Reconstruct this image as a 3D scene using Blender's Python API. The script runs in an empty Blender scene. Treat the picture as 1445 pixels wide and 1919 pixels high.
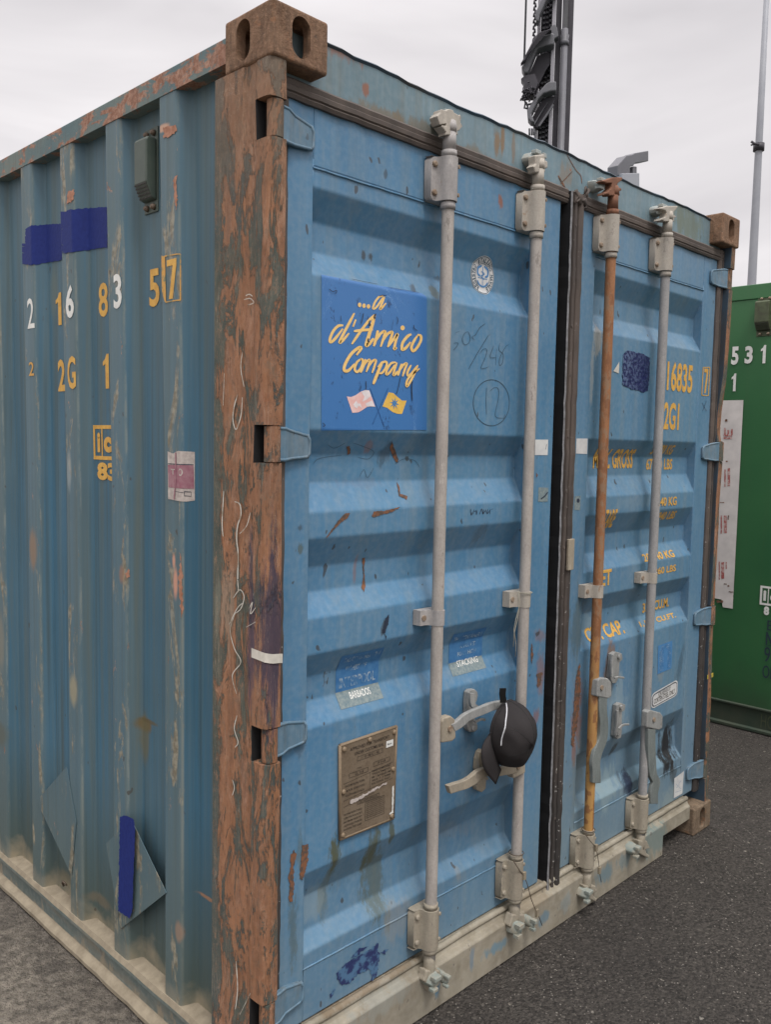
import bpy, bmesh, math, random
from mathutils import Vector, Matrix, Euler
random.seed(7)
PI = math.pi
S = bpy.context.scene
COL = S.collection

# ------------------------------------------------------------------ camera
CP = Vector((-1.19506, -1.55394, 1.63621)); CE = Euler((1.4925417, -0.01950717, -0.78961024), 'XYZ')
F = 1622.094; IW, IH = 1445.0, 1919.0
cam = bpy.data.objects.new('camera', bpy.data.cameras.new('camera')); COL.objects.link(cam)
cam.location = CP; cam.rotation_euler = CE
cam.data.sensor_fit = 'HORIZONTAL'; cam.data.sensor_width = 36; cam.data.lens = 36 * F / IW
cam.data.clip_start = .05; cam.data.clip_end = 2000
S.camera = cam
S.render.resolution_x = 772; S.render.resolution_y = 1024

# ------------------------------------------------------------------ world, sun, exposure
SUN_EL, SUN_ROT = 62, 200
w = bpy.data.worlds.new("World"); S.world = w; w.use_nodes = True
nt = w.node_tree; nt.nodes.clear()
def wn(t, **k):
    n = nt.nodes.new(t)
    for a, b in k.items(): setattr(n, a, b)
    return n
sky = wn('ShaderNodeTexSky'); sky.sky_type = 'NISHITA'; sky.sun_disc = False
sky.sun_elevation = math.radians(SUN_EL); sky.sun_rotation = math.radians(SUN_ROT)
sky.air_density = 1; sky.dust_density = 4; sky.ozone_density = 1
hs = wn('ShaderNodeHueSaturation'); hs.inputs['Saturation'].default_value = .12
nt.links.new(sky.outputs[0], hs.inputs['Color'])
tc = wn('ShaderNodeTexCoord'); mp = wn('ShaderNodeMapping'); mp.inputs['Scale'].default_value = (1, 1, 3.2)
nt.links.new(tc.outputs['Generated'], mp.inputs[0])
cn = wn('ShaderNodeTexNoise'); cn.inputs['Scale'].default_value = 1.7; cn.inputs['Detail'].default_value = 5; cn.inputs['Roughness'].default_value = .5
cn.inputs['Distortion'].default_value = .6
nt.links.new(mp.outputs[0], cn.inputs['Vector'])
cr = wn('ShaderNodeValToRGB'); cr.color_ramp.elements[0].position = .3; cr.color_ramp.elements[1].position = .72
cr.color_ramp.elements[0].color = (5.5, 5.25, 5.45, 1); cr.color_ramp.elements[1].color = (8.9, 8.55, 8.65, 1)
nt.links.new(cn.outputs[0], cr.inputs[0])
# thin cloud veil brightens towards the zenith
sx = wn('ShaderNodeSeparateXYZ'); nt.links.new(tc.outputs['Generated'], sx.inputs[0])
mr = wn('ShaderNodeMapRange'); mr.inputs[1].default_value = .42; mr.inputs[2].default_value = .95; mr.inputs[3].default_value = 1.0; mr.inputs[4].default_value = 3.3
nt.links.new(sx.outputs[2], mr.inputs[0])
ml = wn('ShaderNodeVectorMath', operation='SCALE'); nt.links.new(cr.outputs[0], ml.inputs[0]); nt.links.new(mr.outputs[0], ml.inputs['Scale'])
mx = wn('ShaderNodeMix', data_type='RGBA'); mx.inputs[0].default_value = .82
nt.links.new(hs.outputs[0], mx.inputs[6]); nt.links.new(ml.outputs[0], mx.inputs[7])
bg = wn('ShaderNodeBackground'); bg.inputs[1].default_value = .12
wo = wn('ShaderNodeOutputWorld'); nt.links.new(mx.outputs[2], bg.inputs[0]); nt.links.new(bg.outputs[0], wo.inputs[0])
sl = bpy.data.lights.new('sun', 'SUN'); sl.energy = 1.5; sl.angle = math.radians(14); sl.color = (1, .97, .93)
so = bpy.data.objects.new('sun', sl); COL.objects.link(so)
_e, _r = math.radians(SUN_EL), math.radians(SUN_ROT)
sd = Vector((math.sin(_r) * math.cos(_e), math.cos(_r) * math.cos(_e), math.sin(_e)))
so.rotation_euler = sd.to_track_quat('Z', 'Y').to_euler(); so.location = (0, -5, 10)
S.view_settings.view_transform = 'Standard'; S.view_settings.look = 'None'; S.view_settings.gamma = 1
S.view_settings.exposure = 0.12; S.view_settings.use_curve_mapping = False

# ------------------------------------------------------------------ photo measurements -> points on real planes
_M = CE.to_matrix()
def ray(u, v): return _M @ Vector(((u - IW / 2) / F, -(v - IH / 2) / F, -1))
def onY(u, v, y): d = ray(u, v); t = (y - CP.y) / d.y; return CP + d * t
def onX(u, v, x): d = ray(u, v); t = (x - CP.x) / d.x; return CP + d * t
def onDist(u, v, dist):
    d = ray(u, v); h = math.hypot(d.x, d.y); return CP + d * (dist / h)

# ------------------------------------------------------------------ materials
class NT:
    def __init__(s, name):
        s.m = bpy.data.materials.new(name); s.m.use_nodes = True; s.t = s.m.node_tree; s.t.nodes.clear()
        s.b = s.n('ShaderNodeBsdfPrincipled'); o = s.n('ShaderNodeOutputMaterial'); s.l(s.b.outputs[0], o.inputs[0])
        s.tc = s.n('ShaderNodeTexCoord'); s.P = s.tc.outputs['Object']
        s.sep = s.n('ShaderNodeSeparateXYZ'); s.l(s.P, s.sep.inputs[0]); s.x, s.y, s.z = s.sep.outputs
    def n(s, t, **k):
        n = s.t.nodes.new(t)
        for a, b in k.items(): setattr(n, a, b)
        return n
    def l(s, a, b): s.t.links.new(a, b)
    def set(s, sock, v):
        if isinstance(v, (int, float)): sock.default_value = v
        elif isinstance(v, (tuple, list)):
            sock.default_value = tuple(v) if len(sock.default_value) == len(v) else tuple(v) + (1,)
        else: s.l(v, sock)
    def noise(s, scale, sc=(1, 1, 1), detail=4, rough=.5, dist=0, vec=None):
        v = vec or s.P
        if sc != (1, 1, 1):
            m = s.n('ShaderNodeMapping'); m.inputs['Scale'].default_value = sc; s.l(v, m.inputs[0]); v = m.outputs[0]
        n = s.n('ShaderNodeTexNoise'); n.inputs['Scale'].default_value = scale; n.inputs['Detail'].default_value = detail
        n.inputs['Roughness'].default_value = rough; n.inputs['Distortion'].default_value = dist; s.l(v, n.inputs['Vector']); return n.outputs[0]
    def mr(s, v, a, b, c=0, d=1, smooth=False):
        n = s.n('ShaderNodeMapRange'); n.interpolation_type = 'SMOOTHSTEP' if smooth else 'LINEAR'
        s.set(n.inputs[0], v)
        for i, q in enumerate((a, b, c, d)): s.set(n.inputs[i + 1], q)
        return n.outputs[0]
    def ma(s, op, a, b=0):
        n = s.n('ShaderNodeMath', operation=op); s.set(n.inputs[0], a); s.set(n.inputs[1], b); return n.outputs[0]
    def mix(s, f, a, b):
        n = s.n('ShaderNodeMix', data_type='RGBA'); s.set(n.inputs[0], f); s.set(n.inputs[6], a); s.set(n.inputs[7], b); return n.outputs[2]
    def blob(s, c, r, rot=0, soft=.5, amp=.35, nz=None):
        """soft-edged stain centred at world point c with radii r (x,y,z), edge broken by noise"""
        m = s.n('ShaderNodeMapping', vector_type='TEXTURE'); m.inputs[1].default_value = c
        m.inputs[2].default_value = (0, rot, 0); m.inputs[3].default_value = r; s.l(s.P, m.inputs[0])
        q = s.n('ShaderNodeVectorMath', operation='LENGTH'); s.l(m.outputs[0], q.inputs[0])
        v = q.outputs['Value']
        if nz is not None: v = s.ma('ADD', v, s.ma('MULTIPLY', s.ma('SUBTRACT', nz, .5), amp * 4))
        return s.mr(v, 1, 1 - soft, 0, 1, True)
    def fin(s, col, rough=.5, metal=0, bump=None, bd=.002, bs=.4, spec=.4):
        s.set(s.b.inputs['Base Color'], col); s.set(s.b.inputs['Roughness'], rough); s.set(s.b.inputs['Metallic'], metal)
        s.b.inputs['Specular IOR Level'].default_value = spec
        if bump is not None:
            b = s.n('ShaderNodeBump'); b.inputs['Distance'].default_value = bd; b.inputs['Strength'].default_value = bs
            s.l(bump, b.inputs['Height']); s.l(b.outputs[0], s.b.inputs['Normal'])
        return s.m
RUST1, RUST2 = (.20, .075, .032), (.40, .17, .085)

def paint(name, c1, c2, dirt=(.20, .17, .12), streakc=None, streak=.35, speck=.6, rust=.5, dirtz=(.1, .5), dirtamt=.8,
          stains=(), rough=.42, sscale=(30, 30, 1.2), scr=.5, facegrime=None):
    t = NT(name)
    big = t.noise(1.7, detail=5, rough=.6); fine = t.noise(60, detail=3)
    col = t.mix(t.mr(big, .35, .65), c1, c2)
    st = t.noise(1, sc=sscale, detail=5, rough=.6, dist=.3)
    col = t.mix(t.ma('MULTIPLY', t.mr(st, .45, .75), streak), col, streakc or dirt)
    st2 = t.noise(1, sc=(sscale[0] * 2.7, sscale[1] * 2.7, sscale[2] * 1.7), detail=4)
    col = t.mix(t.ma('MULTIPLY', t.mr(st2, .5, .8), streak * .6), col, tuple(min(1, q * 1.6 + .05) for q in c1))
    col = t.mix(t.ma('MULTIPLY', t.mr(fine, .4, .8), .12), col, (.5, .5, .48))
    nz = t.noise(22, detail=7, rough=.65)
    nzb = t.noise(9, sc=(1, 1, .45), detail=8, rough=.7)
    nz2 = t.noise(16, sc=(1.6, 1, .5), detail=10, rough=.78)
    # dirt towards the ground
    if dirtamt:
        dz = t.ma('MULTIPLY', t.mr(t.ma('ADD', t.z, t.ma('MULTIPLY', t.ma('SUBTRACT', nzb, .5), .5)), dirtz[1], dirtz[0]), dirtamt)
        col = t.mix(dz, col, dirt)
    for (c, r, rot, kc, am) in stains:
        col = t.mix(t.ma('MULTIPLY', t.blob(c, tuple(q * 1.35 for q in r), rot, .55, .95, nz2), am), col, kc)
    gr = t.noise(3.2, sc=(1, 1, .35), detail=10, rough=.75, dist=.6)
    col = t.mix(t.mr(gr, .50, .70, 0, .30), col, tuple(q * .55 for q in c1)); gr2 = t.noise(5, sc=(1, 1, .8), detail=10, rough=.8)
    col = t.mix(t.mr(gr2, .54, .68, 0, .35), col, tuple(min(1, q * .8 + .09) for q in c2))
    # specks of bare / dark metal
    sp = t.noise(38, sc=(1, 1, .6), detail=2, rough=.4)
    sp = t.mr(sp, .715, .74)
    col = t.mix(t.ma('MULTIPLY', sp, speck), col, (.05, .045, .04))
    # thin pale scratches
    sc_ = t.noise(14, sc=(1.2, 1.2, .25), detail=9, rough=.75, dist=2.2)
    scm = t.mr(t.ma('ABSOLUTE', t.ma('SUBTRACT', sc_, .5)), .004, .0, 0, scr)
    scm = t.ma('MULTIPLY', scm, t.mr(t.noise(2.3, detail=2), .56, .66))
    col = t.mix(scm, col, tuple(min(1, q * 1.3 + .12) for q in c2))
    rm = t.mr(nz, .80 - .12 * rust, .83 - .12 * rust)
    rm = t.ma('MULTIPLY', rm, t.mr(t.noise(2.1, detail=3), .45, .6))
    rc = t.mix(fine, RUST1, RUST2)
    col = t.mix(t.ma('MULTIPLY', rm, min(1, rust * 1.5)), col, rc)
    bh = t.ma('ADD', t.ma('MULTIPLY', fine, .10), t.ma('ADD', t.ma('MULTIPLY', rm, -1.0), t.ma('MULTIPLY', t.noise(2.2, detail=2), 3.0)))
    rgh = t.ma('ADD', t.mr(st, .3, .8, rough, rough + .22), t.ma('MULTIPLY', rm, .3))
    return t.fin(col, rgh, 0, bh, .002, .25)

def flat(name, c, rough=.6, metal=0, var=.15, scale=40, bump=.15, spec=.4, c2=None, th=(.35, .7)):
    t = NT(name); n = t.noise(scale, detail=5, rough=.6)
    c2 = c2 or tuple(q * (1 - var * 1.6) for q in c)
    return t.fin(t.mix(t.mr(n, *th), c, c2), rough, metal, n, .001, bump, spec)

def rusty_post(name, extra=()):
    t = NT(name)
    V1 = dict(sc=(2.4, 2.4, .55))
    a = t.noise(8, detail=13, rough=.78, dist=.6, sc=(1.9, 1.9, .55))
    b = t.noise(9, sc=(3.0, 3.0, .36), detail=12, rough=.84, dist=.3)
    c = t.noise(10, sc=(1.6, 1.6, .55), detail=11, rough=.78, dist=.5)
    fine = t.noise(85, sc=(1, 1, .5), detail=7, rough=.78); big = t.noise(2.2, sc=(1, 1, .6), detail=4)
    rust = t.mix(t.mr(b, .36, .60), (.125, .062, .034), (.340, .160, .080))
    rust = t.mix(t.mr(c, .50, .60, 0, .8), rust, (.185, .105, .070))
    rust = t.mix(t.mr(fine, .40, .70, 0, .55), rust, (.34, .185, .12))
    prim = t.mix(t.mr(fine, .35, .65), (.30, .145, .085), (.40, .245, .165))
    rust = t.mix(t.mr(t.noise(4.5, sc=(2.0, 2.0, .9), detail=12, rough=.82, dist=.3), .53, .60), rust, prim)
    remn = t.mix(t.mr(c, .35, .65), (.050, .068, .062), (.115, .125, .100)); remn = t.mix(t.mr(big, .45, .6), remn, (.060, .085, .088))
    a = t.ma('ADD', a, t.mr(t.y, .165, .212, 0, .13))
    msk = t.ma('MULTIPLY', t.mr(a, .512, .537), t.mr(fine, .25, .5, .72, 1))
    # thin rust rim round every remnant of paint
    rimk = t.ma('MULTIPLY', t.mr(a, .49, .515), t.mr(a, .535, .52))
    rust = t.mix(t.ma('MULTIPLY', t.mr(a, .485, .515), .6), rust, (.36, .17, .085))
    col = t.mix(msk, rust, remn)
    g1 = t.noise(34, sc=(1.4, 1.4, .75), detail=10, rough=.86); g2 = t.noise(20, sc=(1.5, 1.5, .7), detail=10, rough=.84)
    col = t.mix(t.mr(g1, .54, .62, 0, .65), col, (.36, .205, .125)); col = t.mix(t.mr(g1, .45, .38, 0, .6), col, (.085, .052, .038))
    col = t.mix(t.mr(g2, .55, .60, 0, .55), col, (.155, .125, .090)); col = t.mix(t.mr(g2, .43, .39, 0, .5), col, (.30, .115, .055))
    # the upper end is dustier brown
    col = t.mix(t.mr(t.z, 2.1, 2.45, 0, .55), col, t.mix(fine, (.135, .085, .052), (.27, .18, .12)))
    for (c_, r, kc, am) in extra:
        col = t.mix(t.ma('MULTIPLY', t.blob(c_, r, 0, .5, .9, b), am), col, kc)
    for (sx_, w_, k_, cc, sd) in ((9, .006, .7, (.50, .40, .30), 1.0), (12, .005, .4, (.052, .034, .028), .6), (19, .008, .55, (.40, .27, .19), 1.4), (27, .008, .4, (.065, .045, .036), .8)):
        s1 = t.noise(5, sc=(sx_, sx_, .33), detail=6, rough=.65, dist=sd, vec=None)
        col = t.mix(t.ma('MULTIPLY', t.mr(t.ma('ABSOLUTE', t.ma('SUBTRACT', s1, .5)), w_, 0, 0, k_), t.mr(c, .40, .60)), col, cc)
    cr2 = t.noise(6, detail=9, rough=.7, dist=3.0); col = t.mix(t.ma('MULTIPLY', t.mr(t.ma('ABSOLUTE', t.ma('SUBTRACT', cr2, .5)), .004, 0, 0, .8), t.mr(big, .5, .6)), col, (.55, .48, .38))
    h = t.ma('ADD', t.ma('MULTIPLY', msk, .9), t.ma('ADD', t.ma('MULTIPLY', fine, .6), t.ma('ADD', g1, t.ma('MULTIPLY', b, 1.0))))
    return t.fin(col, t.mr(fine, .3, .7, .60, .9), 0, h, .004, .75, .25)

D = .052   # plane of the flats of the door sheet
def dw(u, v, y=D): p = onY(u, v, y); return (p.x, y, p.z)
YEL = (.72, .40, .085); WHT = (.72, .70, .66)
def gdoor(lst):
    out = []
    for (u, v, ru, rv, rot, c, am) in lst:
        p = dw(u, v); q = dw(u + ru, v); r = dw(u, v + rv)
        out.append((p, (max(.006, abs(q[0] - p[0])), .3, max(.006, abs(r[2] - p[2]))), rot, c, am))
    return out
GRN = (.085, .085, .035); DRK = (.045, .045, .042); RST = (.26, .10, .05); GRY = (.24, .25, .24)
left_stains = gdoor([(628, 1600, 8, 28, 0, GRN, .85), (622, 1660, 9, 60, .05, GRN, .45), (700, 1590, 12, 38, 0, GRN, .8), (712, 1660, 16, 70, -.05, GRN, .6),
    (735, 1560, 5, 22, 0, GRN, .8), (745, 1720, 24, 30, .3, GRY, .5), (600, 1700, 22, 30, 0, (.30, .36, .36), .35), (655, 1630, 40, 30, .0, GRN, .18),
    (738, 850, 9, 20, .3, DRK, .5), (704, 838, 8, 10, 0, RST, .4), (690, 905, 30, 9, 0, (.12, .16, .22), .3),
    (683, 1075, 3, 26, 0, RST, .4), (722, 1172, 5, 16, .4, DRK, .8), (700, 475, 3, 8, 0, DRK, .8), (713, 477, 4, 7, 0, DRK, .8), (780, 540, 5, 9, .3, DRK, .7), (820, 548, 7, 12, 0, GRN, .6),
    (938, 378, 4, 12, 0, RST, .95), (722, 328, 2, 8, 0, DRK, .6), (838, 520, 6, 5, 0, DRK, .5), (560, 1600, 7, 30, 0, GRN, .4), (549, 1750, 9, 70, 0, GRN, .45), (560, 1400, 9, 18, 0, DRK, .3),
    (935, 1430, 60, 34, 0, (.16, .22, .27), .4), (905, 1440, 10, 14, 0, RST, .45), (925, 1405, 6, 8, 0, RST, .4), (860, 1560, 30, 14, .3, GRY, .25), (1012, 1270, 7, 40, 0, RST, .5), (1005, 1340, 5, 16, 0, RST, .6),
    (1012, 1190, 9, 12, 0, RST, .4), (905, 1245, 8, 4, 0, RST, .3), (860, 1640, 6, 16, 0, GRY, .5), (905, 1000, 10, 18, .4, DRK, .35), (560, 990, 6, 8, 0, DRK, .6), (562, 1028, 5, 10, 0, GRN, .6)])
right_stains = gdoor([(1259, 1405, 11, 40, .35, (.022, .022, .024), 1), (1262, 1450, 7, 16, .2, DRK, .6), (1178, 1465, 8, 22, -.2, (.02, .025, .05), .95), (1160, 1405, 4, 12, .4, DRK, .8),
    (1080, 1340, 9, 55, 0, RST, .65), (1075, 1400, 5, 30, 0, RST, .6), (1122, 640, 7, 30, 0, (.36, .37, .35), .9), (1109, 700, 3, 60, 0, (.34, .35, .33), .6),
    (1145, 1250, 12, 40, .1, (.20, .13, .09), .85), (1080, 1180, 10, 60, 0, GRN, .45), (1090, 1450, 20, 60, 0, (.2, .22, .2), .35), (1240, 1250, 8, 26, .4, GRY, .5),
    (1140, 1480, 22, 30, 0, (.30, .38, .38), .45), (1250, 1500, 14, 20, 0, (.28, .33, .31), .4), (1118, 1170, 14, 26, 0, (.32, .38, .38), .3), (1275, 1240, 5, 30, .4, DRK, .4),
    (1195, 940, 40, 12, .0, (.3, .36, .38), .2), (1150, 1330, 20, 60, 0, (.33, .40, .41), .35)])
MAT = {}
MAT['door_l'] = paint('door_paint_left', (.066, .178, .305), (.088, .208, .330), streak=.30, speck=.75, rust=.18, dirtz=(.12, .6), dirtamt=.30, dirt=(.22, .24, .20), stains=left_stains, rough=.36, sscale=(22, 22, .8))
MAT['door_r'] = paint('door_paint_right', (.078, .182, .298), (.105, .215, .318), streak=.30, speck=.8, rust=.25, dirtz=(.15, .8), dirtamt=.38, dirt=(.22, .24, .20), stains=right_stains, rough=.36, sscale=(22, 22, .8))
hp = lambda u, v: dw(u, v, .055)
MAT['header'] = paint('header_paint', (.125, .200, .235), (.155, .235, .275), streak=.45, streakc=(.16, .15, .11), speck=.5, rust=.5, dirtamt=0, rough=.5, sscale=(26, 26, 2.5),
    stains=[(hp(685, 168), (.010, .3, .014), 0, RST, .9), (hp(932, 272), (.012, .3, .040), 0, (.20, .13, .07), .85), (hp(942, 262), (.008, .3, .045), 0, (.20, .13, .07), .9), (hp(962, 280), (.008, .3, .035), 0, (.20, .13, .07), .6),
            (hp(720, 215), (.09, .3, .016), .0, (.18, .13, .07), .7), (hp(790, 240), (.10, .3, .018), 0, (.18, .13, .07), .6), (hp(890, 290), (.06, .3, .02), 0, (.18, .13, .07), .6), (hp(1060, 330), (.03, .3, .05), .5, (.22, .17, .12), .6),
            (hp(645, 100), (.05, .3, .02), 0, RST, .7), (hp(1290, 420), (.12, .3, .06), 0, (.14, .16, .11), .7), (hp(850, 275), (.02, .3, .02), 0, (.12, .12, .06), .6)])
MAT['hinge_paint'] = paint('hinge_paint', (.085, .165, .235), (.115, .19, .25), streak=.5, streakc=(.16, .15, .12), speck=.5, rust=1.3, dirtamt=0, rough=.5, sscale=(40, 40, 12))
MAT['side'] = None  # below
# side wall: a coat of dull teal blue, bleached and scraped on the proud ribs
def side_material():
    t = NT('side_paint')
    big = t.noise(1.3, detail=5, rough=.6); fine = t.noise(60, detail=4)
    col = t.mix(t.mr(big, .35, .65), (.037, .112, .172), (.048, .136, .210))
    st = t.noise(1, sc=(20, 26, .55), detail=6, rough=.65, dist=.3)
    col = t.mix(t.mr(st, .42, .68, 0, .85), col, (.095, .118, .105))
    st2 = t.noise(1, sc=(60, 75, 1.1), detail=5)
    col = t.mix(t.mr(st2, .5, .75, 0, .4), col, (.11, .18, .21))
    st3 = t.noise(1, sc=(45, 60, .8), detail=5)
    col = t.mix(t.mr(st3, .53, .72, 0, .6), col, (.040, .058, .056))
    ed = t.ma('MULTIPLY', t.mr(t.ma('ABSOLUTE', t.ma('SUBTRACT', t.x, .016)), .004, .001), t.mr(t.noise(12, sc=(1, 1, .3), detail=8, rough=.75), .44, .56)); col = t.mix(t.ma('MULTIPLY', ed, .7), col, (.23, .25, .225))
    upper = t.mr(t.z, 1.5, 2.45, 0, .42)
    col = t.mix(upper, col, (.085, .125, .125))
    low = t.mr(t.ma('ADD', t.z, t.ma('MULTIPLY', t.ma('SUBTRACT', st, .5), .5)), .62, .12, 0, .85)
    col = t.mix(low, col, (.062, .074, .050))
    low2 = t.mr(t.ma('ADD', t.z, t.ma('MULTIPLY', t.ma('SUBTRACT', t.noise(16, detail=6), .5), .2)), .19, .10, 0, .8)
    col = t.mix(low2, col, (.30, .25, .17))
    # proud ribs (x near .012): scraped grey-green and rust flakes
    nb = t.noise(10, sc=(1, 1.6, .35), detail=9, rough=.72, dist=.6)
    rib = t.mr(t.x, .022, .013)
    col = t.mix(t.ma('MULTIPLY', rib, .42), col, (.115, .160, .165))
    m = t.ma('MULTIPLY', rib, t.mr(nb, .55, .60)); col = t.mix(t.ma('MULTIPLY', m, .85), col, t.mix(t.mr(fine, .4, .6), (.17, .14, .09), (.30, .27, .20)))
    nc = t.noise(13, sc=(1, 1.5, .5), detail=9, rough=.75, dist=.4)
    m2 = t.ma('MULTIPLY', rib, t.mr(nc, .635, .655)); col = t.mix(m2, col, t.mix(t.mr(fine, .4, .65), (.25, .11, .06), (.48, .27, .18)))
    sp = t.mr(t.noise(36, sc=(1, 1, .55), detail=2), .735, .76); col = t.mix(t.ma('MULTIPLY', sp, .7), col, (.055, .045, .035))
    def sp_(u, v, ru, rv, c, am):
        p = onX(u, v, .03); a = onX(u + ru, v, .03); b = onX(u, v + rv, .03)
        return t.ma('MULTIPLY', t.blob((.03, p.y, p.z), (.3, abs(a.y - p.y), abs(b.z - p.z)), 0, .6, .3, nb), am), c
    for q in [(262, 1360, 14, 18, (.13, .09, .035), .95), (262, 1385, 9, 60, (.12, .11, .06), .7), (270, 1355, 20, 5, (.10, .08, .04), .8), (316, 245, 16, 9, (.50, .30, .20), .9), (340, 1090, 6, 40, (.52, .27, .19), .95), (337, 1050, 4, 20, (.52, .27, .19), .9),
              (240, 1075, 8, 24, (.30, .15, .08), .6), (148, 1290, 10, 38, (.30, .27, .18), .8), (72, 1030, 9, 50, (.26, .16, .09), .7), (140, 880, 6, 50, (.28, .32, .33), .6), (8, 1370, 18, 30, (.10, .09, .05), .5), (380, 1688, 24, 5, (.30, .16, .09), .9),
              (90, 550, 10, 60, (.12, .15, .13), .5), (115, 1650, 16, 18, (.18, .15, .09), .5), (180, 1690, 22, 14, (.17, .13, .08), .5), (345, 1740, 8, 24, (.32, .2, .13), .6), (10, 1200, 10, 70, (.22, .20, .15), .6)]:
        f, c = sp_(*q); col = t.mix(f, col, c)
    h = t.ma('ADD', t.ma('MULTIPLY', fine, .3), t.ma('ADD', t.ma('MULTIPLY', m2, -.8), t.ma('MULTIPLY', t.noise(3.5, detail=3), 3)))
    return t.fin(col, t.mr(st, .3, .8, .42, .68), 0, h, .003, .4)
MAT['side'] = side_material()
pe = []
p = onY(508, 1200, .0); pe.append(((p.x + .005, .0, 1.17), (.045, .05, .25), (.040, .040, .072), .85))
p = onX(470, 1130, 0); pe.append(((.0, p.y, 1.2), (.03, .02, .25), (.060, .055, .095), .8))
pe.append(((.0, .16, 1.25), (.05, .05, .12), (.30, .30, .24), .35))
MAT['post'] = rusty_post('rusted_post', pe)
def rail_material():
    t = NT('rail_scraped')
    a = t.noise(11, sc=(1, .8, 1.6), detail=9, rough=.7, dist=.6); f = t.noise(70, detail=6, rough=.7)
    rust = t.mix(t.mr(f, .4, .65), (.22, .10, .06), (.40, .24, .17))
    pa = t.mix(t.mr(t.noise(4, detail=4), .4, .6), (.10, .155, .165), (.15, .185, .17))
    k = t.mr(t.y, 0, 2.2, .02, -.09)
    msk = t.mr(t.ma('ADD', a, k), .46, .50)
    col = t.mix(msk, pa, rust)
    s = t.noise(1, sc=(20, 60, 6), detail=5); col = t.mix(t.mr(s, .5, .8, 0, .5), col, (.10, .08, .07))
    return t.fin(col, .7, 0, t.ma('ADD', a, f), .002, .5, .3)
MAT['rail'] = rail_material()
def casting_material(name, c1=(.140, .080, .048), c2=(.270, .165, .105)):
    t = NT(name)
    a = t.noise(11, detail=11, rough=.75, dist=.5); f = t.noise(95, detail=8, rough=.8); s = t.noise(1, sc=(70, 70, 10), detail=7, rough=.7); g = t.noise(30, detail=6, rough=.75)
    col = t.mix(t.mr(a, .38, .62), c1, c2); col = t.mix(t.mr(f, .48, .66, 0, .6), col, tuple(q * 1.5 for q in c2)); col = t.mix(t.mr(s, .48, .72, 0, .7), col, (.060, .042, .032))
    col = t.mix(t.mr(g, .58, .64, 0, .7), col, (.30, .15, .08)); col = t.mix(t.mr(g, .40, .34, 0, .6), col, (.075, .060, .048))
    sc2 = t.noise(9, detail=8, rough=.7, dist=2.5); col = t.mix(t.mr(t.ma('ABSOLUTE', t.ma('SUBTRACT', sc2, .5)), .005, 0, 0, .5), col, (.36, .27, .19))
    return t.fin(col, .82, 0, t.ma('ADD', t.ma('MULTIPLY', a, 2), t.ma('ADD', f, g)), .005, .9, .2)
MAT['casting'] = casting_material('casting_rust')
MAT['casting_sill'] = casting_material('casting_rust_low', (.13, .092, .062), (.235, .175, .12))
MAT['sill'] = paint('sill_paint', (.235, .210, .160), (.30, .268, .205), streak=.75, streakc=(.15, .125, .085), speck=.5, rust=.5, dirtamt=0, rough=.7, sscale=(9, 9, 14),
    stains=[((onY(u, v, .008).x, .008, onY(u, v, .008).z), (a, .3, b), 0, c, am) for (u, v, a, b, c, am) in
            [(820, 1850, .012, .03, (.10, .20, .28), .9), (930, 1775, .05, .018, (.12, .22, .28), .8), (885, 1790, .01, .03, (.14, .2, .25), .7), (1020, 1720, .03, .02, (.11, .19, .24), .8), (1060, 1690, .04, .03, (.2, .25, .26), .5), (1130, 1640, .05, .035, (.12, .19, .22), .8),
             (1170, 1610, .05, .03, (.13, .2, .22), .7), (1225, 1575, .12, .05, (.15, .20, .19), .8), (720, 1880, .10, .03, (.26, .27, .24), .6), (1000, 1690, .1, .03, (.22, .17, .11), .5), (700, 1860, .2, .01, (.17, .12, .07), .7)]])
MAT['siderail'] = paint('bottom_rail_paint', (.085, .115, .110), (.125, .15, .135), dirt=(.25, .21, .15), streak=.7, streakc=(.20, .17, .12), speck=.3, rust=.3, dirtz=(.02, .045), dirtamt=.9, rough=.75, sscale=(14, 5, 30))
MAT['sidedust'] = flat('dusty_ledge', (.27, .23, .165), .85, c2=(.18, .15, .105), scale=25, bump=.4)
def galv(name, c, c2, rust=.25, yell=None, alt=None):
    t = NT(name)
    a = t.noise(26, sc=(1, 1, .35), detail=7, rough=.7); f = t.noise(150, detail=4, rough=.7)
    col = t.mix(t.mr(a, .38, .66), c, c2); col = t.mix(t.mr(f, .45, .7, 0, .4), col, tuple(q * .55 for q in c)); e_ = t.noise(19, sc=(1, 1, .3), detail=9, rough=.78); col = t.mix(t.mr(e_, .60, .63, 0, .6), col, (.15, .135, .12)); col = t.mix(t.mr(e_, .40, .37, 0, .5), col, tuple(min(.6, q * 1.35) for q in c))
    rm = t.mr(t.noise(34, sc=(1, 1, .5), detail=8, rough=.7), .70 - rust * .22, .73 - rust * .22); col = t.mix(t.ma('MULTIPLY', rm, .7), col, (.24, .16, .10))
    if yell:
        k = t.mr(t.ma('ADD', t.z, t.ma('MULTIPLY', t.ma('SUBTRACT', t.noise(14, detail=7), .5), .9)), 1.05, .55)
        col = t.mix(t.ma('MULTIPLY', k, .92), col, yell)
        sp = t.mr(t.noise(45, sc=(1, 1, .5), detail=6), .56, .6); col = t.mix(t.ma('MULTIPLY', sp, .75), col, (.19, .08, .035))
    return t.fin(col, .62, .0, t.ma('ADD', a, f), .0012, .5, .4)
MAT['bar'] = galv('painted_steel_bar', (.40, .365, .33), (.30, .275, .25), rust=.1)
MAT['bar_grey'] = galv('galvanised_bar', (.32, .31, .30), (.235, .235, .235), rust=.02)
MAT['bar_low'] = galv('dusty_bar', (.33, .295, .23), (.26, .225, .175), rust=.2)
MAT['bar_rust'] = galv('rusty_bar', (.24, .105, .045), (.33, .155, .07), rust=.8, yell=(.42, .235, .075))
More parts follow.
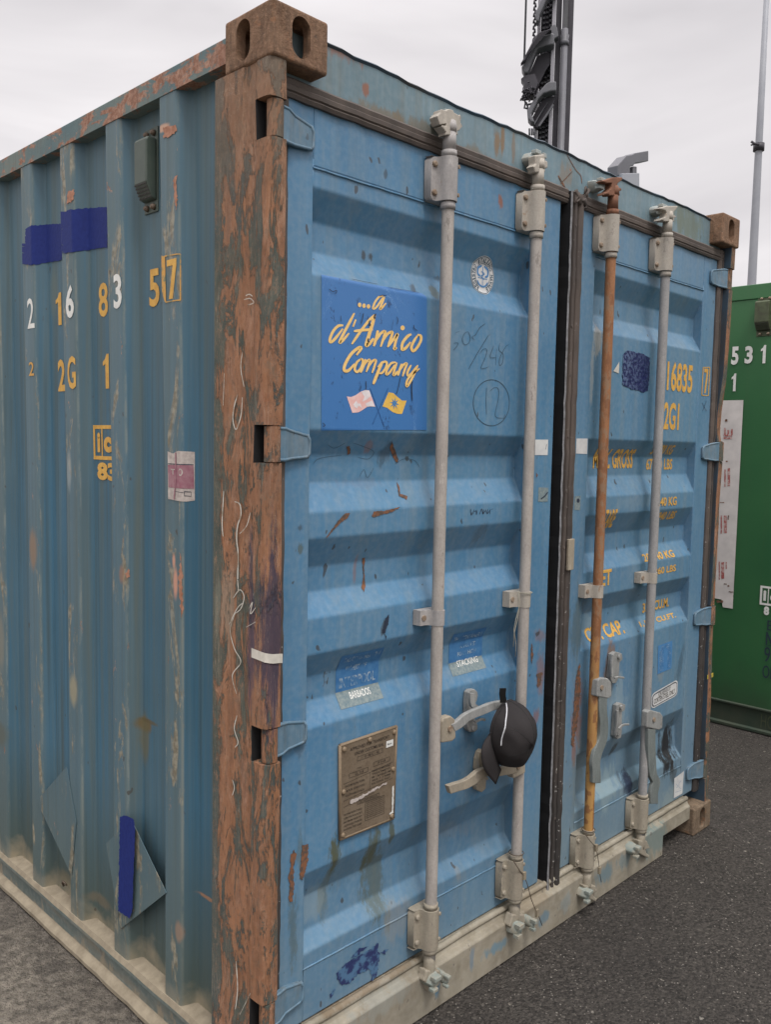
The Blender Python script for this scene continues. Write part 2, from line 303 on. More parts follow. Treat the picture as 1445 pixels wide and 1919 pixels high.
MAT['cam_rust'] = flat('rusty_cam', (.21, .095, .055), .85, c2=(.11, .055, .035), scale=60, bump=.6)
MAT['plate'] = galv('guide_plate', (.36, .34, .325), (.25, .24, .235), rust=.22)
MAT['plate_w'] = galv('guide_plate_cream', (.40, .365, .31), (.32, .29, .25), rust=.2)
MAT['handle'] = galv('handle_steel', (.30, .30, .285), (.20, .205, .20), rust=.1)
MAT['handle_dark'] = galv('handle_weathered', (.19, .21, .20), (.12, .14, .135), rust=.15)
MAT['handle_low'] = galv('handle_dirty', (.34, .29, .22), (.26, .23, .18), rust=.3)
MAT['bolt'] = flat('bolt_head', (.30, .24, .18), .7, c2=(.16, .10, .06), scale=90, bump=.4)
MAT['gasket'] = flat('gasket_rubber', (.115, .092, .078), .75, c2=(.062, .052, .047), scale=14, bump=.5)
MAT['gasket_dk'] = flat('gasket_dark', (.035, .032, .03), .6, c2=(.06, .055, .05), scale=30, bump=.4)
MAT['gasket_lip'] = flat('gasket_lip', (.25, .25, .26), .5, c2=(.12, .12, .12), scale=60, bump=.2)
def sealmat():
    t = NT('seal_strip'); a = t.noise(24, sc=(1, 1, .12), detail=6); f = t.noise(110, detail=3)
    col = t.mix(t.mr(a, .4, .65), (.105, .083, .070), (.060, .050, .045))
    k = t.mr(t.z, 1.5, .4, 0, .7); col = t.mix(k, col, (.028, .027, .026))
    s = t.mr(t.noise(90, detail=2), .68, .71); col = t.mix(t.ma('MULTIPLY', s, t.mr(t.z, 1.6, .7, .15, .9)), col, (.35, .34, .32))
    return t.fin(col, .7, 0, a, .002, .4, .3)
MAT['seal'] = sealmat()
MAT['inner'] = flat('post_inner_paint', (.030, .062, .095), .6, c2=(.045, .045, .045), scale=6, bump=.2)
MAT['inner_brown'] = flat('post_inner_rust', (.12, .066, .045), .8, c2=(.075, .048, .038), scale=10, bump=.4)
MAT['black'] = flat('dark_interior', (.008, .008, .009), .9)
MAT['yellow'] = flat('yellow_paint', (.66, .385, .085), .6, c2=(.52, .28, .06), scale=50)
MAT['yellow_worn'] = flat('yellow_paint_worn', (.56, .30, .07), .6, c2=(.20, .20, .12), scale=60, th=(.52, .62))
MAT['yellow_logo'] = flat('yellow_letter', (.82, .56, .21), .5, c2=(.74, .46, .14), scale=70)
MAT['white'] = flat('white_letter', (.72, .72, .68), .55, var=.1)
MAT['sticker_w'] = flat('white_sticker', (.62, .62, .60), .5, c2=(.50, .50, .50), scale=30)
MAT['letter_grey'] = flat('faded_white_letter', (.34, .42, .48), .6, c2=(.06, .17, .33), scale=55, th=(.40, .55))
MAT['navy'] = None
def navymat(name, c, lo):
    t = NT(name); r = t.noise(95, sc=(1, 1, .8), detail=3, rough=.5)
    return t.fin(t.mix(t.mr(r, .3, .7), c, lo), .62, 0, r, .003, .3, .2)
MAT['navy'] = navymat('fresh_blue_paint', (.010, .020, .130), (.013, .026, .155))
def navyr():
    t = NT('rolled_blue_paint'); r = t.noise(85, sc=(1, 1, .9), detail=3, rough=.5); g = t.noise(5, detail=3)
    k = t.mr(r, .46, .56)
    p0 = onY(1165, 700, D).x; p1 = onY(1215, 700, D).x
    k = t.ma('MULTIPLY', k, t.mr(t.x, p0, p1, 1.0, .1))
    return t.fin(t.mix(k, (.013, .016, .080), (.095, .135, .24)), .35, 0, r, .006, .6, .5)
MAT['navyr'] = navyr()
MAT['purple'] = flat('old_purple_paint', (.022, .032, .105), .5, c2=(.070, .15, .26), scale=38, th=(.46, .56))
def logomat():
    t = NT('logo_blue'); a = t.noise(3, detail=3); sp = t.noise(46, sc=(1, 1, .7), detail=5, rough=.7); reg = t.noise(6.5, detail=2)
    col = t.mix(a, (.038, .145, .37), (.060, .185, .43))
    m = t.ma('MULTIPLY', t.mr(sp, .61, .64), t.mr(reg, .48, .58)); col = t.mix(t.ma('MULTIPLY', m, .75), col, (.020, .050, .13))
    sp2 = t.noise(30, detail=6, rough=.8, dist=.5); m2 = t.mr(sp2, .70, .74); col = t.mix(t.ma('MULTIPLY', m2, .7), col, (.45, .62, .80))
    cr_ = t.noise(9, sc=(1, 1, .35), detail=8, rough=.7, dist=1.5); mc = t.mr(t.ma('ABSOLUTE', t.ma('SUBTRACT', cr_, .5)), .004, 0, 0, .6)
    col = t.mix(t.ma('MULTIPLY', mc, t.mr(t.noise(4, detail=1), .5, .6)), col, (.35, .55, .78))
    return t.fin(col, .33, 0, t.ma('ADD', sp, a), .0015, .3, .5)
MAT['logo'] = logomat()
MAT['stk_blue'] = flat('faded_blue_decal', (.035, .135, .31), .5, c2=(.065, .19, .37), scale=45)
MAT['stk_grit'] = flat('gritty_decal', (.24, .28, .27), .75, c2=(.11, .17, .20), scale=120)
MAT['stk_table'] = flat('table_decal', (.06, .19, .40), .5, c2=(.08, .22, .43), scale=45)
MAT['pink'] = flat('faded_pink', (.72, .40, .36), .5, c2=(.78, .62, .60), scale=30)
MAT['pinkw'] = flat('flag_white', (.76, .70, .70), .5)
MAT['flagy'] = flat('flag_yellow', (.80, .50, .10), .5)
MAT['flagline'] = flat('flag_blue_line', (.03, .11, .30), .5)
MAT['pen'] = flat('pen_line', (.045, .09, .13), .6)
MAT['pen_dk'] = flat('pen_dark', (.025, .035, .06), .6)
MAT['chalk'] = flat('white_scribble', (.52, .50, .44), .8, c2=(.30, .26, .20), scale=40, th=(.5, .62))
MAT['rustmark'] = flat('rust_scratch', (.20, .088, .044), .85, c2=(.085, .062, .05), scale=90, bump=.5, th=(.42, .58))
MAT['rustpink'] = flat('rust_scratch_bright', (.42, .22, .15), .85, c2=(.27, .12, .07), scale=70, bump=.5)
MAT['greenvent'] = flat('grey_green_plastic', (.055, .074, .060), .5, c2=(.072, .090, .073), scale=20, spec=.5)
MAT['ventbolt'] = flat('vent_bolt', (.14, .10, .07), .6)
MAT['dplate'] = None
def dplate():
    t = NT('brass_data_plate'); a = t.noise(8, detail=7, rough=.7); f = t.noise(150, detail=3)
    col = t.mix(t.mr(a, .35, .65), (.165, .122, .082), (.235, .185, .132)); col = t.mix(t.mr(f, .5, .7, 0, .4), col, (.11, .08, .055))
    return t.fin(col, .5, .25, f, .0012, .4, .4)
MAT['dplate'] = dplate()
MAT['dplate_ink'] = flat('plate_ink', (.055, .042, .032), .6)
MAT['dplate_rim'] = flat('plate_rim', (.23, .17, .11), .6)
MAT['pink_label'] = flat('faded_red_label', (.25, .09, .125), .6, c2=(.33, .19, .21), scale=60)
MAT['paper'] = flat('weathered_paper', (.50, .45, .41), .7, c2=(.32, .27, .25), scale=70)
MAT['tape'] = flat('white_tape', (.62, .59, .52), .5)
MAT['yelltape'] = flat('yellow_tape', (.52, .40, .06), .5)
def capmat():
    t = NT('black_cotton'); a = t.noise(6, detail=4); wv = t.noise(420, detail=2)
    return t.fin(t.mix(a, (.019, .0165, .017), (.028, .0245, .0245)), .82, 0, wv, .001, .5, .3)
MAT['cap'] = capmat()
MAT['strap'] = flat('black_webbing', (.006, .006, .006), .7)
MAT['piping'] = flat('white_piping', (.62, .62, .64), .5)
MAT['wire'] = flat('seal_wire', (.09, .065, .045), .7)
MAT['twine'] = flat('twine', (.33, .31, .25), .8)
def greenmat():
    t = NT('green_paint'); a = t.noise(2, detail=5); st = t.noise(1, sc=(30, 30, 1.0), detail=5); f = t.noise(70, detail=3)
    col = t.mix(t.mr(a, .35, .65), (.026, .105, .040), (.034, .125, .046)); col = t.mix(t.mr(st, .5, .8, 0, .3), col, (.05, .10, .045))
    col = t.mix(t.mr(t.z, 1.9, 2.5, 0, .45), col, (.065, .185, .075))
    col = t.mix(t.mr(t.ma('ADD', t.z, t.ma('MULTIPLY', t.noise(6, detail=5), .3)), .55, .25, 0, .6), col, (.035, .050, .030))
    s = t.mr(t.noise(16, sc=(1, 1, .4), detail=8, rough=.75), .69, .71); col = t.mix(t.ma('MULTIPLY', s, .8), col, (.28, .27, .15))
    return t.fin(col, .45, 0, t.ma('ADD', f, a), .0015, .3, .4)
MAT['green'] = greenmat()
MAT['green_dk'] = flat('green_rail_low', (.030, .048, .033), .6, c2=(.05, .06, .04), scale=9)
MAT['green_vent'] = flat('olive_vent', (.085, .105, .055), .6, c2=(.055, .06, .035), scale=30)
MAT['panelw'] = flat('white_panel_sign', (.64, .60, .57), .6, c2=(.50, .47, .45), scale=9)
MAT['reddecal'] = flat('red_brown_letter', (.33, .095, .085), .6, c2=(.5, .38, .35), scale=60, th=(.5, .62))
MAT['mast_l'] = flat('mast_light_steel', (.34, .33, .36), .5, c2=(.26, .25, .28), scale=3)
MAT['mast_m'] = flat('mast_grey_steel', (.13, .13, .145), .5, c2=(.10, .10, .11), scale=4)
MAT['mast_d'] = flat('mast_dark_steel', (.035, .033, .042), .55, c2=(.055, .05, .06), scale=6)
MAT['polem'] = flat('galvanised_pole', (.30, .31, .335), .5, c2=(.26, .27, .30), scale=3)
MAT['lump'] = flat('keeper_paint', (.35, .335, .29), .75, c2=(.27, .33, .34), scale=28, bump=.6)
MAT['lump_low'] = flat('keeper_dust', (.30, .27, .21), .8, c2=(.20, .26, .25), scale=28, bump=.6)

def asphalt():
    t = NT('asphalt')
    def vor(sc, rnd=1):
        v = t.n('ShaderNodeTexVoronoi'); v.inputs['Scale'].default_value = sc
        wv = t.n('ShaderNodeVectorMath', operation='ADD'); nn = t.n('ShaderNodeTexNoise'); nn.inputs['Scale'].default_value = sc * 1.3; t.l(t.P, nn.inputs['Vector'])
        sc_ = t.n('ShaderNodeVectorMath', operation='SCALE'); t.l(nn.outputs['Color'], sc_.inputs[0]); sc_.inputs['Scale'].default_value = .9 / sc; t.l(t.P, wv.inputs[0]); t.l(sc_.outputs[0], wv.inputs[1])
        t.l(wv.outputs[0], v.inputs['Vector']); c = t.n('ShaderNodeSeparateColor'); t.l(v.outputs['Color'], c.inputs[0]); return v.outputs['Distance'], c.outputs
    d1, c1 = vor(150); d2, c2 = vor(62); d3, c3_ = vor(34)
    f = t.noise(260, detail=5, rough=.75); b = t.noise(1.1, detail=7, rough=.65); md = t.noise(30, detail=7, rough=.75); lg = t.noise(7, detail=6, rough=.7)
    col = t.mix(t.mr(c1[0], .1, 1), (.032, .028, .024), (.128, .112, .097))
    col = t.mix(t.mr(f, .35, .7, 0, .6), col, (.024, .021, .019))
    st = t.ma('MULTIPLY', t.mr(c2[0], .80, .86), t.mr(d2, .42, .30)); col = t.mix(t.ma('MULTIPLY', st, .75), col, t.mix(c2[1], (.070, .060, .052), (.19, .17, .145)))
    st2 = t.ma('MULTIPLY', t.mr(c3_[0], .965, .975), t.mr(d3, .26, .20)); col = t.mix(st2, col, t.mix(c3_[1], (.22, .19, .15), (.42, .39, .34)))
    st3 = t.ma('MULTIPLY', t.mr(c1[1], .95, .97), t.mr(d1, .45, .35)); col = t.mix(st3, col, (.34, .31, .27))
    col = t.mix(t.mr(lg, .42, .7, 0, .35), col, (.095, .084, .072)); col = t.mix(t.mr(b, .45, .7, 0, .35), col, (.030, .027, .025))
    dust = t.mr(t.ma('ADD', t.x, t.ma('MULTIPLY', t.ma('SUBTRACT', b, .5), .8)), .25, -.25)
    dm = t.mix(t.mr(md, .40, .62), (.135, .118, .094), (.380, .335, .270)); dm = t.mix(t.ma('MULTIPLY', st, .6), dm, (.26, .24, .20)); dm = t.mix(t.mr(lg, .5, .62, 0, .6), dm, (.060, .053, .046))
    col = t.mix(t.ma('MULTIPLY', dust, t.mr(f, .2, .8, .95, .6)), col, dm)
    h = t.ma('ADD', t.ma('ADD', t.ma('MULTIPLY', d1, -.7), t.ma('MULTIPLY', d2, -1.2)), t.ma('ADD', t.ma('MULTIPLY', f, .6), t.ma('MULTIPLY', md, 1.6)))
    return t.fin(col, .78, 0, h, .012, .9, .35)
MAT['asphalt'] = asphalt()

# ------------------------------------------------------------------ mesh helpers
class MB:
    def __init__(s): s.v = []; s.f = []; s.mi = []; s.sm = []
    def add(s, vs, fs, m=0, smooth=False):
        o = len(s.v); s.v += [tuple(p) for p in vs]
        for f in fs: s.f.append(tuple(i + o for i in f)); s.mi.append(m); s.sm.append(smooth)
        return s
    def box(s, x0, x1, y0, y1, z0, z1, m=0):
        vs = [(x, y, z) for z in (z0, z1) for y in (y0, y1) for x in (x0, x1)]
        return s.add(vs, [(0, 2, 3, 1), (4, 5, 7, 6), (0, 1, 5, 4), (2, 6, 7, 3), (0, 4, 6, 2), (1, 3, 7, 5)], m)
    def prism(s, prof, a, b, axis='z', m=0, smooth=False, caps=True):
        """extrude a 2-D outline from a to b along an axis"""
        n = len(prof)
        def P(q, t):
            if axis == 'z': return (q[0], q[1], t)
            if axis == 'y': return (q[0], t, q[1])
            return (t, q[0], q[1])
        vs = [P(q, a) for q in prof] + [P(q, b) for q in prof]
        s.add(vs, [(i, (i + 1) % n, (i + 1) % n + n, i + n) for i in range(n)], m, smooth)
        if caps: s.add(vs, [tuple(range(n))[::-1], tuple(range(n, 2 * n))], m)
        return s
    def tube(s, pts, r, n=12, m=0, caps=True, smooth=True):
        pts = [Vector(p) for p in pts]; rr = r if isinstance(r, (list, tuple)) else [r] * len(pts)
        rings = []; up = None
        for i, p in enumerate(pts):
            d = (pts[min(i + 1, len(pts) - 1)] - pts[max(i - 1, 0)]).normalized()
            if up is None: up = d.orthogonal().normalized()
            up = (up - d * up.dot(d)).normalized(); q = d.cross(up)
            rings.append([p + (up * math.cos(2 * PI * k / n) + q * math.sin(2 * PI * k / n)) * rr[i] for k in range(n)])
        vs = [v for r_ in rings for v in r_]; fs = []
        for i in range(len(pts) - 1):
            for k in range(n): fs.append((i * n + k, i * n + (k + 1) % n, (i + 1) * n + (k + 1) % n, (i + 1) * n + k))
        s.add(vs, fs, m, smooth)
        if caps: s.add(vs, [tuple(range(n))[::-1], tuple(range((len(pts) - 1) * n, len(pts) * n))], m)
        return s
    def cyl(s, c, d, r, h, n=12, m=0): c = Vector(c); d = Vector(d).normalized(); return s.tube([c, c + d * h], r, n, m)
    def build(s, name, mats, parent=None, loc=(0, 0, 0), bevel=0, seg=2):
        root = parent
        off = Vector(loc)
        me = bpy.data.meshes.new(name); o = bpy.data.objects.new(name, me); COL.objects.link(o)
        if parent is not None:
            r = parent; base = Vector(r.location)
            while r.parent: r = r.parent; base += r.location
            o.parent = parent; off = base
        else: o.location = loc
        me.from_pydata([(v[0] - off.x, v[1] - off.y, v[2] - off.z) for v in s.v], [], s.f)
        for m in (mats if isinstance(mats, (list, tuple)) else [mats]): me.materials.append(MAT[m])
        for p_, mi, sm in zip(me.polygons, s.mi, s.sm): p_.material_index = mi; p_.use_smooth = sm
        bm = bmesh.new(); bm.from_mesh(me); bmesh.ops.remove_doubles(bm, verts=bm.verts, dist=1e-6)
        bmesh.ops.recalc_face_normals(bm, faces=bm.faces); bm.to_mesh(me); bm.free()
        if bevel:
            b = o.modifiers.new('bevel', 'BEVEL'); b.width = bevel; b.segments = seg; b.limit_method = 'ANGLE'; b.angle_limit = .6
        return o

def thing(name, label, cat, loc=(0, 0, 0), group=None):
    o = bpy.data.objects.new(name, None); COL.objects.link(o); o.location = loc
    o['label'] = label; o['category'] = cat
    if group: o['group'] = group
    return o
def tag(o, label, cat, group=None):
    o['label'] = label; o['category'] = cat
    if group: o['group'] = group
    return o

def fillet(pts, r, k=3):
    """round the corners of an open polyline"""
    out = [pts[0]]
    for i in range(1, len(pts) - 1):
        a, b, c = Vector(pts[i - 1]), Vector(pts[i]), Vector(pts[i + 1])
        rr = min(r, (a - b).length * .45, (c - b).length * .45)
        p0 = b + (a - b).normalized() * rr; p1 = b + (c - b).normalized() * rr
        for j in range(k + 1):
            t = j / k; out.append(tuple(p0 * (1 - t) ** 2 + b * 2 * t * (1 - t) + p1 * t * t))
    out.append(pts[-1]); return out
def interp(tab, x):
    if x <= tab[0][0]: return tab[0][1]
    for i in range(len(tab) - 1):
        if x <= tab[i + 1][0]:
            a, b = tab[i], tab[i + 1]; return a[1] + (b[1] - a[1]) * (x - a[0]) / max(1e-9, b[0] - a[0])
    return tab[-1][1]

# ---- door sheet profile: depth y as a function of height z
YI = .088
DZ = [(.18, D), (.345, D), (.385, YI - .004), (.475, YI), (.556, D), (.927, D), (.985, YI), (1.048, YI), (1.113, D), (1.203, D), (1.263, YI), (1.326, YI), (1.402, D),
      (1.466, D), (1.537, YI), (1.606, YI), (1.668, D), (2.035, D), (2.096, YI), (2.168, YI), (2.238, D), (2.43, D)]
DZF = [(p[0], p[1]) for p in fillet(DZ, .005, 3)]
ydoor = lambda z: interp(DZF, z)
# ---- side sheet profile: depth x as a function of (unskewed) y
XR, XD, PER = .012, .048, .286
skew = lambda z: .027 * max(0, (z - 1.5) / 1.0)
SY = [(.20, XD)]
for i in range(19):
    b = .378 + i * PER
    SY += [(b - .027, XD), (b, XR), (b + .080, XR), (b + .107, XD)]
SY = [p for p in SY if p[0] < 5.86] + [(5.88, XD)]
SYF = [tuple(p) for p in fillet(SY, .008, 4)]
xside = lambda yy: interp(SYF, yy)

# ---- surfaces on which paint and stickers lie. each: px->2D, 2D->3D(off), bisect values on which axis
def px_iter(fn, u, v, start, n=6):
    k = start
    for _ in range(n): q = fn(u, v, k[0]); k = k[1](q)
    return q
class Surf:
    def __init__(s, kind, const=None): s.k = kind; s.c = const
    def px(s, u, v):
        if s.k == 'door':
            y = D
            for _ in range(8): q = onY(u, v, y); y = .5 * y + .5 * ydoor(q.z)
            return (q.x, q.z)
        if s.k == 'side':
            x = .03
            for _ in range(12): q = onX(u, v, x); x = .6 * x + .4 * xside(q.y - skew(q.z))
            return (q.y - skew(q.z), q.z)
        if s.k == 'ridge': q = onX(u, v, XR); return (q.y, q.z)
        if s.k == 'Y': q = onY(u, v, s.c); return (q.x, q.z)
        if s.k == 'X': q = onX(u, v, s.c); return (q.y, q.z)
    def to3(s, a, b, off=.001):
        if s.k == 'door': return (a, ydoor(b) - off, b)
        if s.k == 'side': return (xside(a) - off, a + skew(b), b)
        if s.k == 'ridge': return (XR - off, a, b)
        if s.k == 'Y': return (a, s.c - off, b)
        if s.k == 'X': return (s.c - off, a, b)
DOOR, SIDE, STILE, HEAD, GRNS = Surf('door'), Surf('side'), Surf('Y', .050), Surf('Y', .055), Surf('X', 3.85)
def decal(name, polys, mats, surf, parent, off=.001, obj=True):
    if name in SPLIT and len(polys) > 1 and obj:
        for p_ in polys: o = decal1(SPLIT[name], [p_], mats, surf, parent, off)
        return o
    return decal1(name, polys, mats, surf, parent, off, obj)
SPLIT = dict(number_lettering='painted_number', data_lettering='painted_lettering', panel_lettering='panel_letter', marker_writing='marker_writing', check_digit='check_digit', pen_writing='pen_stroke', code_mark='code_mark', crossed_flags='flag_emblem', paper_sticker='paper_sticker', scribble='scribble', rust_scratch='rust_scratch', rust_patch='rust_patch', rust_crack='rust_crack', overpaint='overpaint', paint_chip='paint_chip', purple_overpaint='overpaint', paper_scrap='paper_scrap')
def decal1(name, polys, mats, surf, parent, off=.001, obj=True):
    """polys: list of (verts2D, faces, matindex, off). Cut along the folds of the sheet and laid on it."""
    mb = MB()
    for (vs, fs, mi, of) in polys:
        bm = bmesh.new(); bv = [bm.verts.new((p[0], p[1], 0)) for p in vs]
        for f in fs:
            try: bm.faces.new([bv[i] for i in f])
            except ValueError: pass
        if surf.k in ('door', 'side'):
            if surf.k == 'door': cuts = [(0, 1, 0, c[0]) for c in DZF]; lo, hi = min(p[1] for p in vs), max(p[1] for p in vs)
            else: cuts = [(1, 0, 0, c[0]) for c in SYF]; lo, hi = min(p[0] for p in vs), max(p[0] for p in vs)
            for (nx, ny, nz, c) in cuts:
                if lo < c < hi:
                    bmesh.ops.bisect_plane(bm, geom=bm.verts[:] + bm.edges[:] + bm.faces[:], plane_co=(nx * c, ny * c, 0), plane_no=(nx, ny, 0), dist=1e-6)
        bm.verts.index_update()
        mb.add([surf.to3(v.co.x, v.co.y, off + of) for v in bm.verts], [tuple(v.index for v in f.verts) for f in bm.faces], mi)
        bm.free()
    return mb.build(name, mats, parent) if obj else mb
def smooth_line(pts, k=6):
    if len(pts) < 3: return pts
    out = []
    P = [Vector(pts[0])] + [Vector(p) for p in pts] + [Vector(pts[-1])]
    for i in range(1, len(P) - 2):
        for j in range(k):
            t = j / k; a, b, c, d = P[i - 1], P[i], P[i + 1], P[i + 2]
            out.append(tuple(.5 * ((2 * b) + (c - a) * t + (2 * a - 5 * b + 4 * c - d) * t * t + (3 * b - 3 * c + d - a) * t ** 3)))
    out.append(tuple(P[-2])); return out
def ribbon(pts, wd, smooth=True, ends=True):
    """pixel polyline -> strip polygon (verts, faces) in pixels"""
    L = smooth_line(pts) if smooth else pts
    vs = []; fs = []; n = len(L)
    for i, p in enumerate(L):
        a = Vector(L[max(0, i - 1)]); b = Vector(L[min(n - 1, i + 1)]); d = b - a
        d = d.normalized() if d.length > 1e-9 else Vector((1, 0)); q = Vector((-d.y, d.x))
        t = i / max(1, n - 1); w_ = wd / 2 * (1 if not ends else min(1, .55 + 3 * min(t, 1 - t)))
        vs += [tuple(Vector(p) + q * w_), tuple(Vector(p) - q * w_)]
        if i: fs.append((2 * i - 2, 2 * i - 1, 2 * i + 1, 2 * i))
    return vs, fs
def disc(c, r, ry=None, n=14): return [(c[0] + r * math.cos(2 * PI * i / n), c[1] + (ry or r) * math.sin(2 * PI * i / n)) for i in range(n)], [tuple(range(n))]
_k = [0]
def pxp(surf, vf, mi=0, of=None):
    vs, fs = vf
    if of is None: _k[0] += 1; of = (_k[0] % 40) * .00002
    return ([surf.px(*p) for p in vs], fs, mi, of)
def rough_poly(pts, amp=1.5, step=4, seed=0):
    rnd = random.Random(seed); out = []
    for i in range(len(pts)):
        a = Vector(pts[i]); b = Vector(pts[(i + 1) % len(pts)]); n = max(1, int((b - a).length / step))
        for j in range(n): out.append(tuple(a + (b - a) * (j / n) + Vector((rnd.uniform(-amp, amp), rnd.uniform(-amp, amp)))))
    return out, [tuple(range(len(out)))]
_tc = {}
ONE = ([(.42, 0), (1, 0), (1, 1), (.62, 1), (.40, .86), (0, .78), (0, .66), (.42, .72)], [tuple(range(8))])
SEVEN = ([(.18, 0), (.58, 0), (1, .82), (1, 1), (0, 1), (0, .84), (.62, .84)], [(0, 1, 2, 3, 6), (3, 4, 5, 6)])
def text2d(s, bold=.0, spacing=1.0):
    if s == '1': return ONE
    if s == '7': return SEVEN
    k = (s, bold, spacing)
    if k in _tc: return _tc[k]
    cu = bpy.data.curves.new('t', 'FONT'); cu.body = s; cu.offset = bold; cu.space_character = spacing; cu.resolution_u = 3
    o = bpy.data.objects.new('t', cu); COL.objects.link(o); bpy.context.view_layer.update()
    dg = bpy.context.evaluated_depsgraph_get(); me = bpy.data.meshes.new_from_object(o.evaluated_get(dg))
    vs = [(v.co.x, v.co.y) for v in me.vertices]; fs = [tuple(p_.vertices) for p_ in me.polygons]
    bpy.data.objects.remove(o); bpy.data.curves.remove(cu); bpy.data.meshes.remove(me)
    x0 = min(p[0] for p in vs); x1 = max(p[0] for p in vs); y0 = min(p[1] for p in vs); y1 = max(p[1] for p in vs)
    vs = [((p[0] - x0) / (x1 - x0), (p[1] - y0) / (y1 - y0)) for p in vs]
    _tc[k] = (vs, fs); return _tc[k]
def textq(surf, s, bl, br, tl, mi=0, bold=.02, spacing=1.0, of=0, px=True):
    """text stretched over the parallelogram bl, br, tl"""
    vs, fs = text2d(s, bold, spacing)
    if px: bl, br, tl = surf.px(*bl), surf.px(*br), surf.px(*tl)
    return ([(bl[0] + (br[0] - bl[0]) * p[0] + (tl[0] - bl[0]) * p[1], bl[1] + (br[1] - bl[1]) * p[0] + (tl[1] - bl[1]) * p[1]) for p in vs], fs, mi, of)
def textr(surf, s, blpx, trpx, mi=0, bold=.02, of=0, spacing=1.0):
    a = surf.px(*blpx); b = surf.px(*trpx)
    return textq(surf, s, a, (b[0], a[1]), (a[0], b[1]), mi, bold, spacing, of, px=False)

# ================================================================== ground
gm = MB()
gm.add([(-150, -150, 0), (150, -150, 0), (150, 150, 0), (-150, 150, 0)], [(0, 1, 2, 3)])
g = gm.build('ground', 'asphalt'); g['kind'] = 'structure'; g['label'] = 'dark worn asphalt yard with pale stone chips'

# ================================================================== blue container
C = thing('shipping_container', 'weathered blue shipping container with rusted corner post and closed double doors', 'shipping container')
W_, L_, H_ = 2.438, 6.058, 2.591

def apply_bool(o, cutters):
    for c in cutters:
        m = o.modifiers.new('b', 'BOOLEAN'); m.operation = 'DIFFERENCE'; m.solver = 'EXACT'; m.object = c
    bpy.context.view_layer.update(); dg = bpy.context.evaluated_depsgraph_get()
    me = bpy.data.meshes.new_from_object(o.evaluated_get(dg)); o.modifiers.clear(); old = o.data; o.data = me; bpy.data.meshes.remove(old)
    for c in cutters: bpy.data.objects.remove(c)
def stadium(w2, h2, n=10):
    """half width, half height -> vertical slot with round ends"""
    pts = []; r = w2
    for i in range(n + 1): a = PI * i / n; pts.append((r * math.cos(a), (h2 - r) + r * math.sin(a)))
    for i in range(n + 1): a = PI + PI * i / n; pts.append((r * math.cos(a), -(h2 - r) + r * math.sin(a)))
    return pts
def casting(x0, y0, z0, sx, sy, matn, label=None):
    """sx, sy: direction (+1/-1) from the outer corner to the inside; x0, y0 the outer corner"""
    xa, xb = sorted((x0, x0 + sx * .162)); ya, yb = sorted((y0, y0 + sy * .178)); z1 = z0 + .118
    o = MB().box(xa, xb, ya, yb, z0, z1).build('corner_casting', matn, C)
    bm = bmesh.new(); bm.from_mesh(o.data); bmesh.ops.bevel(bm, geom=bm.edges[:], offset=.007, segments=3, affect='EDGES', profile=.5); bm.to_mesh(o.data); bm.free()
    cs = []
    def cut(mb): c = mb.build('cut', 'black'); cs.append(c)
    cut(MB().box(xa + .026, xb - .02, ya + .026, yb - .02, z0 + .024, z1 - .024))
    sl_ = stadium(.0265, .045); zc = z0 + .059 if z0 > 1 else z0 + .060
    xc = x0 + sx * .082; yc = y0 + sy * .106
    yy = sorted((y0 - sy * .02, y0 + sy * .06)); cut(MB().prism([(xc + p[0], zc + p[1]) for p in sl_], yy[0], yy[1], 'y'))
    xx = sorted((x0 - sx * .02, x0 + sx * .06)); cut(MB().prism([(yc + p[0], zc + p[1]) for p in sl_], xx[0], xx[1], 'x'))
    zz = (z1 - .06, z1 + .02) if z0 > 1 else (z0 - .02, z0 + .06)
    cut(MB().prism([(xc + p[0], yc + p[1]) for p in stadium(.03, .06)], zz[0], zz[1], 'z'))
    apply_bool(o, cs)
    for p_ in o.data.polygons: p_.use_smooth = False
    return o
for (cx, sx) in ((0, 1), (W_, -1)):
    for (cy, sy) in ((0, 1), (L_, -1)):
        for cz in (0, H_ - .118):
            casting(cx, cy, cz, sx, sy, 'casting' if cz > 1 else 'casting_sill')

# ---- corner posts. profile in (a, b): a = inwards from the side, b = back from the front
HZ = [2.346, 1.631, .932, .262]; HH = .043
full = [(.0, .214), (.0, .104), (.004, .098), (.004, .062), (.0, .055), (.0, .020), (.003, .009), (.010, .003), (.020, .0), (.043, .0), (.046, .003), (.047, .010), (.047, .085), (.060, .100), (.060, .214)]
notch = [(.0, .214), (.0, .104), (.004, .098), (.004, .062), (.0, .060), (.0, .052), (.047, .052), (.047, .085), (.060, .100), (.060, .214)]
def post_front(z, side):
    if side > 0: return .004 + .002 * math.sin(z * 5.1) + .0015 * math.sin(z * 13)
    tab = [(.118, .008), (.35, .016), (.44, .018), (.60, .018), (.80, .024), (.97, .024), (1.2, .022), (1.44, .023), (1.55, .020), (1.62, .019), (1.68, .030), (1.72, .036), (1.80, .034), (1.96, .018), (2.12, .015), (2.315, .012), (2.473, .008)]
    return interp(tab, z)
